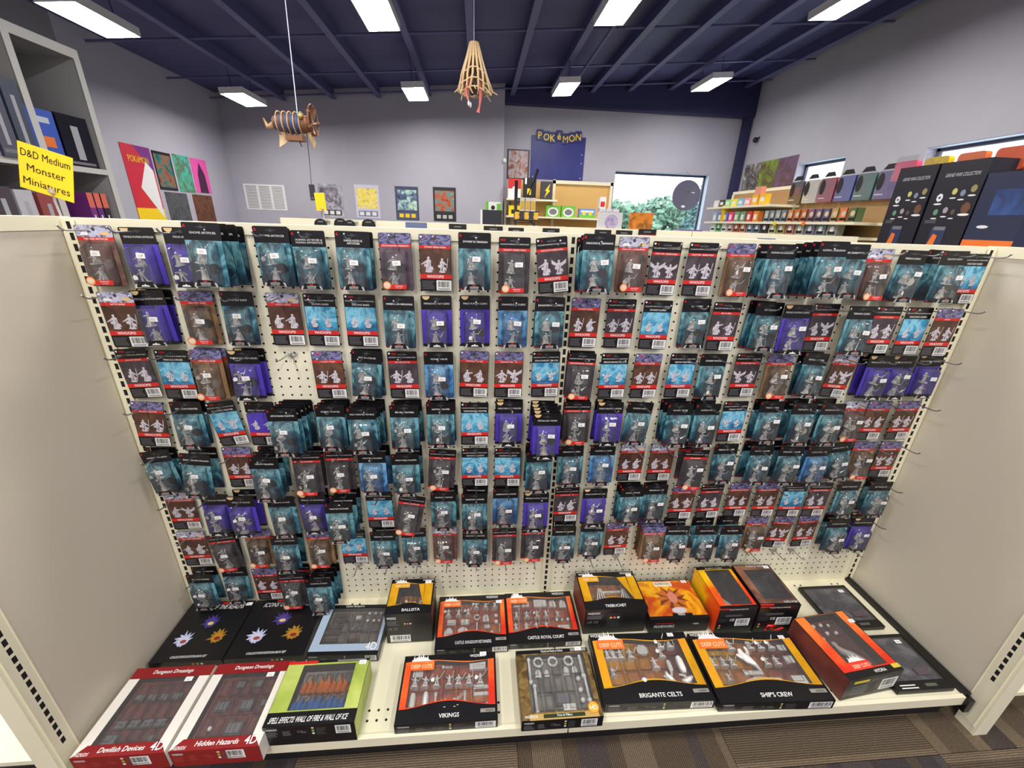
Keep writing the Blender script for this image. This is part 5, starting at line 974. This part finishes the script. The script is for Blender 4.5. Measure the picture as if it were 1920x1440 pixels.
# round dark sign in the window
t = thing('round_window_sign','round dark sign hanging in front of the far window','sign',(3.24,6.2,1.9)); Fd = Fr((0,0,0),(1,0,0),(0,0,1))
b = MB(); b.prism(Fd,[(.24*math.cos(2*math.pi*k/28),.235*math.sin(2*math.pi*k/28)) for k in range(28)],-.01,.01,mat('smoke_disc',(92,88,108),.25)); b.build('disc',t)
b = MB(); b.tube([(.02,-.014,.08),(-.01,-.014,-.12)],.008,GRYT,5); b.disc(Fd,-.03,-.17,.035,.013,WHT,10,.02); b.rect(Fd,.08,.04,.13,.055,.013,WHT); b.build('mark',t)
b = MB(); b.tube([(0,0,.235),(0,.04,.33),(0,.16,.37)],.002,DGRY,4); b.build('cord',t)
# black counter boxes and card box at left of spinner
bprod('display_case','black slanted display case behind the rear gondola',-.2,1.3,.24,.22,mat('dark_case',(36,38,48),.5),lambda b,F,w,h:b.rect(F,-.02,0,.005,h,.001,WHT),y=4.2,d=.12,group='counter things')
bprod('card_box','open white and green card box on the black case',-.16,1.52,.18,.09,WHT,lambda b,F,w,h:(b.rect(F,0,0,w*.2,h,.001,GRN),b.rect(F,w*.75,0,w,h*.8,.001,GRN),b.disc(F,w*.5,h*.3,w*.14,.002,BLK,8)),y=4.2,d=.1,group='counter things')
cq = thing('low_counter','grey low counter behind the rear gondola','counter',(0,4.1,0)); b = MB(); b.box((-.5,0,0),(.8,.5,1.3),GSH); b.build('counter_body',cq)
# spinner rack
P = hit(968,400,1,4.0); t = thing('spinner_rack','dark metal spinner rack with wire hoops holding packs','rack',(P[0]+.02,4.35,0)); MT = mat('dark_rack_metal',(70,68,76),.4,.5)
b = MB(); b.tube([(0,0,1.3),(0,0,1.86)],.02,MT,8); b.build('pole',t)
b = MB(); b.tube([(0,0,1.62),(.12,-.1,1.66),(.2,-.1,1.86),(.24,-.1,1.98)],.018,MT,6); b.tube([(0,-.1,1.66),(.16,-.1,1.64)],.012,MT,6); b.tube([(.0,-.1,1.5),(.16,-.1,1.42),(.24,-.1,1.36)],.014,MT,6); b.build('arm',t)
for z in (1.42,1.52): b = MB(); b.tube([(.13+.16*math.cos(a),.12*math.sin(a),z) for a in [2*math.pi*k/14 for k in range(15)]],.006,MT,5); b.tube([(.13+.15*math.cos(a),.11*math.sin(a),z-.03) for a in [2*math.pi*k/14 for k in range(15)]],.005,MT,5); b.build('wire_hoop',t)
for k in range(3): b = MB(); b.box((0,0,0),(.055,.03,.15),mat('tube_pack',(214,206,190),.5)); b.rect(Fr((0,0,0),(1,0,0),(0,0,1)),.005,.02,.05,.11,.001,mat('tube_gold',(214,170,60),.5)); tag(b.build('spinner_pack',None,(P[0]+.06+.065*k,4.2,1.52)),'tall gold and cream pack in the spinner rack, %s of three'%ORD[k+1],'pack','packs in the spinner rack')
for k in range(5): b = MB(); b.box((0,0,0),(.05,.03,.08),mat('sp%d'%(k%2),[(240,190,60),(60,56,60)][k%2],.5)); tag(b.build('spinner_pack',None,(P[0]+.0+.058*k,4.19,1.43)),'small %s pack in the lower spinner tier, %s from left'%(['yellow','dark'][k%2],ORD[k+1]),'pack','packs in the spinner rack')
# security camera and bits
t = thing('wall_camera','small black camera on the right wall near the corner','camera',(XR-.06,5.95,2.72)); b = MB(); b.tube([(.06,0,.03),(0,0,0)],.012,BLK,6); b.ball((0,0,-.01),.04,BLK); b.build('body',t)
t = thing('motion_sensor','small white sensor on the edge of the back wall','sensor',(.165,6.08,2.28)); b = MB(); b.ball((0,0,0),(.03,.03,.035),WHT); b.build('body',t)
# ---- right-hand gondola along Y
XG = 2.8
rgo = thing('right_gondola','cream gondola with brown pegboard running along the right side','display shelf',(XG,0,0))
BRB = mat('brown_pegboard',(170,136,92),.6)
b = MB(); b.box((.0,1.0,.1),(.03,4.05,1.78),BRB); b.build('pegboard_back',rgo)
b = MB(); b.box((-.01,1.0,1.78),(.05,4.05,1.81),CREAM); b.build('top_rail',rgo)
for z,y0,y1 in ((1.475,1.9,4.05),(1.63,2.9,4.05),(1.37,1.9,4.05),(1.3,1.0,1.9)): b = MB(); b.box((-.3 if z > 1.3 else -.3,y0,z-.02),(0,y1,z),CREAM); b.build('shelf',rgo)
b = MB()
for y in (1.0,1.9,2.95,4.03): b.box((-.01,y,.0),(.04,y+.03,1.78),CREAM)
b.build('posts',rgo)
FRX = lambda y,z,x=XG: Fr((x,y,z),(0,-1,0),(0,0,1))     # faces -X; x runs towards the viewer
def rprod(name, lab, yfar, z, w_, h_, d_, m, deco=None, cat='box', group='goods on the right-hand shelves', xf=None):
    """box whose front faces -X, at front plane xf, spanning yfar-w_..yfar"""
    xf = XG-.28 if xf is None else xf; b = MB(); b.box((0,-w_,0),(d_,0,h_),m); F = Fr((0,0,0),(0,-1,0),(0,0,1))
    if deco: deco(b,F,w_,h_)
    return tag(b.build(name,None,(xf,yfar,z)),lab,cat,group)
def sleeve(cname, c, y):
    m = mat('sleeve_'+cname,c,.45)
    t = thing('card_portfolio','%s zipped card portfolio in clear wrap hanging in a row, right gondola'%cname,'portfolio',(XG-.06,y,1.64),0,'portfolios on the right gondola'); F = Fr((0,0,0),(0,-1,0),(0,0,1)); b = MB()
    b.prism(F, rrect(0,0,.165,.19,.012), -.03, 0, m); b.disc(F,.03,.12,.03,.001,BLK,14,.06); b.rect(F,.01,.03,.08,.036,.0015,WHT); b.build('cover',t)
    b = MB(); b.prism(F, [(0,0),(.165,0),(.165,.2),(0,.2)], .001, .004, clear('clear_wrap',.02,.08,.15,20,.35)); b.build('wrap',t)
    b = MB(); b.prism(F, [(.02,.2),(.145,.2),(.12,.235),(.05,.235)], -.002,.0, BLK); b.build('hang_tab',t)
for k,(cn,c) in enumerate([('dark grey',(56,58,64)),('white',(216,218,208)),('crimson',(150,36,58)),('blue',(52,70,160)),('green',(34,100,82)),('purple',(86,62,140))]): sleeve(cn,c,3.0-.185*k)
# hanging bright packs above the black boxes
for k,(cn,c) in enumerate([('pink',(236,90,130)),('yellow',(240,204,20)),('orange',(240,120,60)),('red-orange',(230,90,40))]):
    b = MB(); F = Fr((0,0,0),(0,-1,0),(0,0,1)); b.prism(F, rrect(0,0,.15,.12,.02), -.04,0,mat('bag_'+cn,c,.4)); b.prism(F,[(0,.0),(.15,0),(.15,.15),(0,.15)],.002,.006,clear('clear_wrap',.02,.08,.15,20,.35))
    tag(b.build('hanging_bag',None,(XG-.14,1.88-.2*k,1.745+.0*k)),'%s item in a clear bag hanging above the tall black boxes'%cn,'bag','bags above the black boxes')
for k in range(12):
    b = MB(); F = Fr((0,0,0),(0,-1,0),(0,0,1)); m = [ORG,BLK,mat('grey_tab',(150,150,156),.5)][k%3]; b.prism(F,[(0,0),(.1,0),(.1,.03),(0,.03)],-.004,0,m)
    tag(b.build('header_card',None,(XG-.05,2.95-.15*k,1.80)),'%s header card along the top rail of the right gondola, %s from far end'%(['orange','black','grey'][k%3],ORD[k+1]),'card','header cards on the right gondola')
# tall black collection boxes
def colbox(lab, yf, w_):
    h_ = .5; xf = 2.5
    def deco(b,F,w,h):
        b.text(F,'GRAND WAR COLLECTION',w*.52,h*.84,h*.04,.002,mat('silver_print',(190,190,196),.5),w*.7,bold=.08,slant=.2)
        cs = [(235,235,245),(206,200,110),(130,140,170),(150,140,90),(110,70,50),(100,150,120),(170,160,170),(90,80,60)]
        for k,(x,y,r) in enumerate([(.22,.62,.09),(.5,.68,.07),(.68,.66,.07),(.87,.7,.08),(.85,.5,.12),(.25,.46,.07),(.45,.48,.07),(.62,.46,.06)]):
            m = mat('mini_print%d'%k,cs[k],.5); b.disc(F,w*x,h*y,w*r*.8,.0015,m,7,w*r); b.disc(F,w*x,h*(y-.07),w*r,.0012,WHT,12,w*r*.22)
            if k == 0: b.disc(F,w*x,h*y,w*r*.3,.002,mat('plum_dark',(70,40,90),.5),8)
        b.rect(F,w*.3,h*.06,w*.62,h*.3,.0012,mat('blue_patch',(40,50,90),.5)); b.poly(F,[(w*.3,h*.07),(w*.46,h*.07),(w*.48,h*.2),(w*.38,h*.22)],.0018,ORG); b.rect(F,w*.35,h*.26,w*.6,h*.3,.0018,GRYT)
        b.lines(F,w*.66,h*.04,w*.92,h*.08,2,.0012,GRYT); b.lines(F,w*.08,h*.34,w*.34,h*.38,2,.0012,GRYT)
    rprod('collection_box',lab,yf,1.3,w_,h_,.2,mat('navy_black_carton',(26,24,38),.35),deco,'box','tall black boxes',xf)
colbox('tall black collection box with printed figures, left of the pair',1.67,.245)
colbox('tall black collection box with printed figures, right of the pair',1.41,.26)
rprod('game_box','blue-topped black box with orange base at the far right',1.14,1.3,.24,.42,.2,mat('blue_black',(30,40,70),.4),lambda b,F,w,h:(b.rect(F,0,0,w,h*.2,.001,ORG),b.rect(F,w*.3,h*.5,w,h*.8,.001,art('mid_blue_art',[(24,34,70),(40,70,130),(60,90,150)],6)),b.disc(F,w*.3,h*.36,w*.12,.0014,PKB,10,h*.02)),xf=2.5)
# small card boxes in rows
C1 = [(150,170,180),(120,140,150),(140,160,170),(110,130,140),(214,130,80),(200,110,60),(190,100,60),(130,90,120),(110,90,120),(100,90,120),(190,150,90),(220,120,70),(90,110,70)]
for k,c in enumerate(C1): rprod('deck_box','%s small card box standing in the middle shelf row, right gondola'%(['frosty grey','blue-grey','pale steel','slate','orange','amber','rust','mauve','violet','dusty violet','sand','tangerine','olive'][k]),3.0-.082*k,1.475,.07,.1,.06,mat('cb%d'%k,c,.4),lambda b,F,w,h:(b.rect(F,w*.1,h*.1,w*.9,h*.3,.001,BLK),b.disc(F,w*.5,h*.6,w*.3,.001,mat('cb_spot',(206,190,160),.5),8),b.rect(F,w*.86,0,w,h,.0012,BLK)),xf=2.54)
C2 = [(150,180,190),(120,130,190),(90,120,190),(230,60,130),(120,160,120),(110,150,110),(200,60,40),(220,130,50)]
for k,c in enumerate(C2): rprod('card_pack','%s card pack at the far end of the middle shelf, right gondola'%(['sky','lavender','cornflower','magenta','sage','moss','scarlet','apricot'][k]),3.95-.11*k,1.475,.09,.1,.05,mat('cc%d'%k,c,.4),lambda b,F,w,h:b.rect(F,w*.2,h*.2,w*.7,h*.7,.001,PKB),xf=2.54)
C3 = [(220,220,220),(60,60,60),(150,220,150),(240,230,60),(130,190,220),(240,160,170),(240,180,40),(240,190,50)]
for k,c in enumerate(C3): rprod('card_pack','%s pack on the highest short shelf, right gondola'%(['white','black','mint','lemon','pale sky','rose','gold','deep gold'][k]),3.98-.12*k,1.63,.1,.075 if k < 6 else .1,.05,mat('cd%d'%k,c,.4),lambda b,F,w,h:b.rect(F,w*.2,h*.3,w*.8,h*.7,.001,PKB),xf=2.54)
rprod('card_pack','salmon pack stacked on the gold packs, right gondola',3.24,1.73,.1,.07,.05,mat('cd9',(230,150,130),.4),xf=2.54)
C4 = [(200,230,220),(60,160,90),(210,210,220),(190,160,160),(170,90,60),(190,120,90),(110,130,160),(100,110,130),(40,40,50),(170,170,120),(160,150,90),(170,110,100),(150,150,130),(120,120,140),(110,120,130),(130,130,120)]
for k,c in enumerate(C4): rprod('deck_box','%s small box on the lowest visible shelf, right gondola'%(['ice','leaf green','silver','blush','sienna','copper','steel blue','storm','charcoal','khaki','straw','brick','stone','periwinkle','cadet','taupe'][k]),3.95-.118*k,1.37,.1,.085,.06,mat('ce%d'%k,c,.4),lambda b,F,w,h:(b.rect(F,w*.15,h*.15,w*.85,h*.4,.001,BLK),b.disc(F,w*.5,h*.6,w*.22,.001,PKB,7)),xf=2.54)
for k,(yy,c) in enumerate([(2.76,YEL),(2.4,ORG)]): b = MB(); b.disc(Fr((0,0,0),(0,-1,0),(0,0,1)),0,0,.02,.001,c,12); tag(b.build('shelf_dot',None,(2.497,yy,1.462)),'round %s sale dot stuck on the shelf edge'%['yellow','orange'][k],'tag')
# art prints standing on the far end of the right gondola
for k,(n,cols_) in enumerate([('white and black',[(230,226,226),(120,112,116),(30,28,34),(200,190,196)]),('green',[(150,170,30),(110,140,40),(90,60,40),(120,150,60)]),('blue-brown',[(50,60,130),(110,80,110),(90,60,60),(70,80,150)])]):
    rprod('art_print','%s art print standing on the far end of the right gondola'%n,3.92-.28*k,1.81,.275,.27,.006,art('print_%d'%k,cols_,7),None,'picture','art prints',XG+.0)
# green and blue goods seen at the foot of the right end panel
b = MB(); b.box((0,0,0),(.3,.2,.12),art('hill_green_print',[(60,90,40),(110,150,60),(120,150,210),(80,100,60)],12)); tag(b.build('puzzle_box',None,(1.42,-.4,.122)),'green and blue printed box on the far deck, bottom right','box')
# ================================================================ OUTSIDE
b = MB(); b.box((-20,YB+1.5,-.5),(30,60,-.4),mat('outdoor_grass',(110,150,80),.9)); struct(b.build('ground_outside'))
LEAF = nmat('leaf_green', [(0.3,(84,124,100)),(0.6,(112,150,126)),(0.8,(140,170,146))], scale=3, detail=4, rough=.8); LEAF2 = nmat('fir_green', [(0.3,(70,110,112)),(0.7,(110,148,146))], scale=4, detail=3, rough=.8); BARK = mat('bark',(100,84,70),.9)
def tree(lab, x, y, h, r, seed, conifer=False):
    t = thing('tree',lab,'tree',(x,y,-.4),0,'trees outside the far window'); rr = random.Random(seed)
    b = MB(); b.tube([(0,0,0),(0,0,h*.5)],[.18,.1],BARK,7); b.build('trunk',t)
    b = MB(); n = 1500
    for k in range(n):
        if conifer: f = rr.random(); rad = r*(1-f)**.8*rr.uniform(.4,1); a = rr.uniform(0,6.28); c = Vector((rad*math.cos(a),rad*math.sin(a),h*.15+h*.85*f)); s = .16*(1.2-f)
        else:
            v = Vector((rr.gauss(0,1),rr.gauss(0,1),rr.gauss(0,1))).normalized()*r*rr.uniform(.55,1); c = Vector((v.x*1.2,v.y,h-r+v.z*.8)); s = .2
        d = Vector((rr.uniform(-1,1),rr.uniform(-1,1),rr.uniform(-.6,.6))).normalized(); e = d.orthogonal().normalized()*s*.6
        b.add([c-d*s,c+e,c+d*s,c-e],[(0,1,2,3)],LEAF2 if conifer else LEAF)
    o = b.build('foliage',t); o['kind'] = 'stuff'
tree('broad pale green tree at the left of the far window',5.2,16,3.0,1.5,1); tree('rounded green tree near the middle of the far window',8.9,20,3.5,1.6,2); tree('low green tree between the taller ones',8.0,24.5,3.1,1.6,3); tree('blue-green conifer at the right of the far window',8.6,16,3.6,1.1,4,True); tree('distant low hazy tree at the far right of the far window',13,22,2.4,1.8,5)
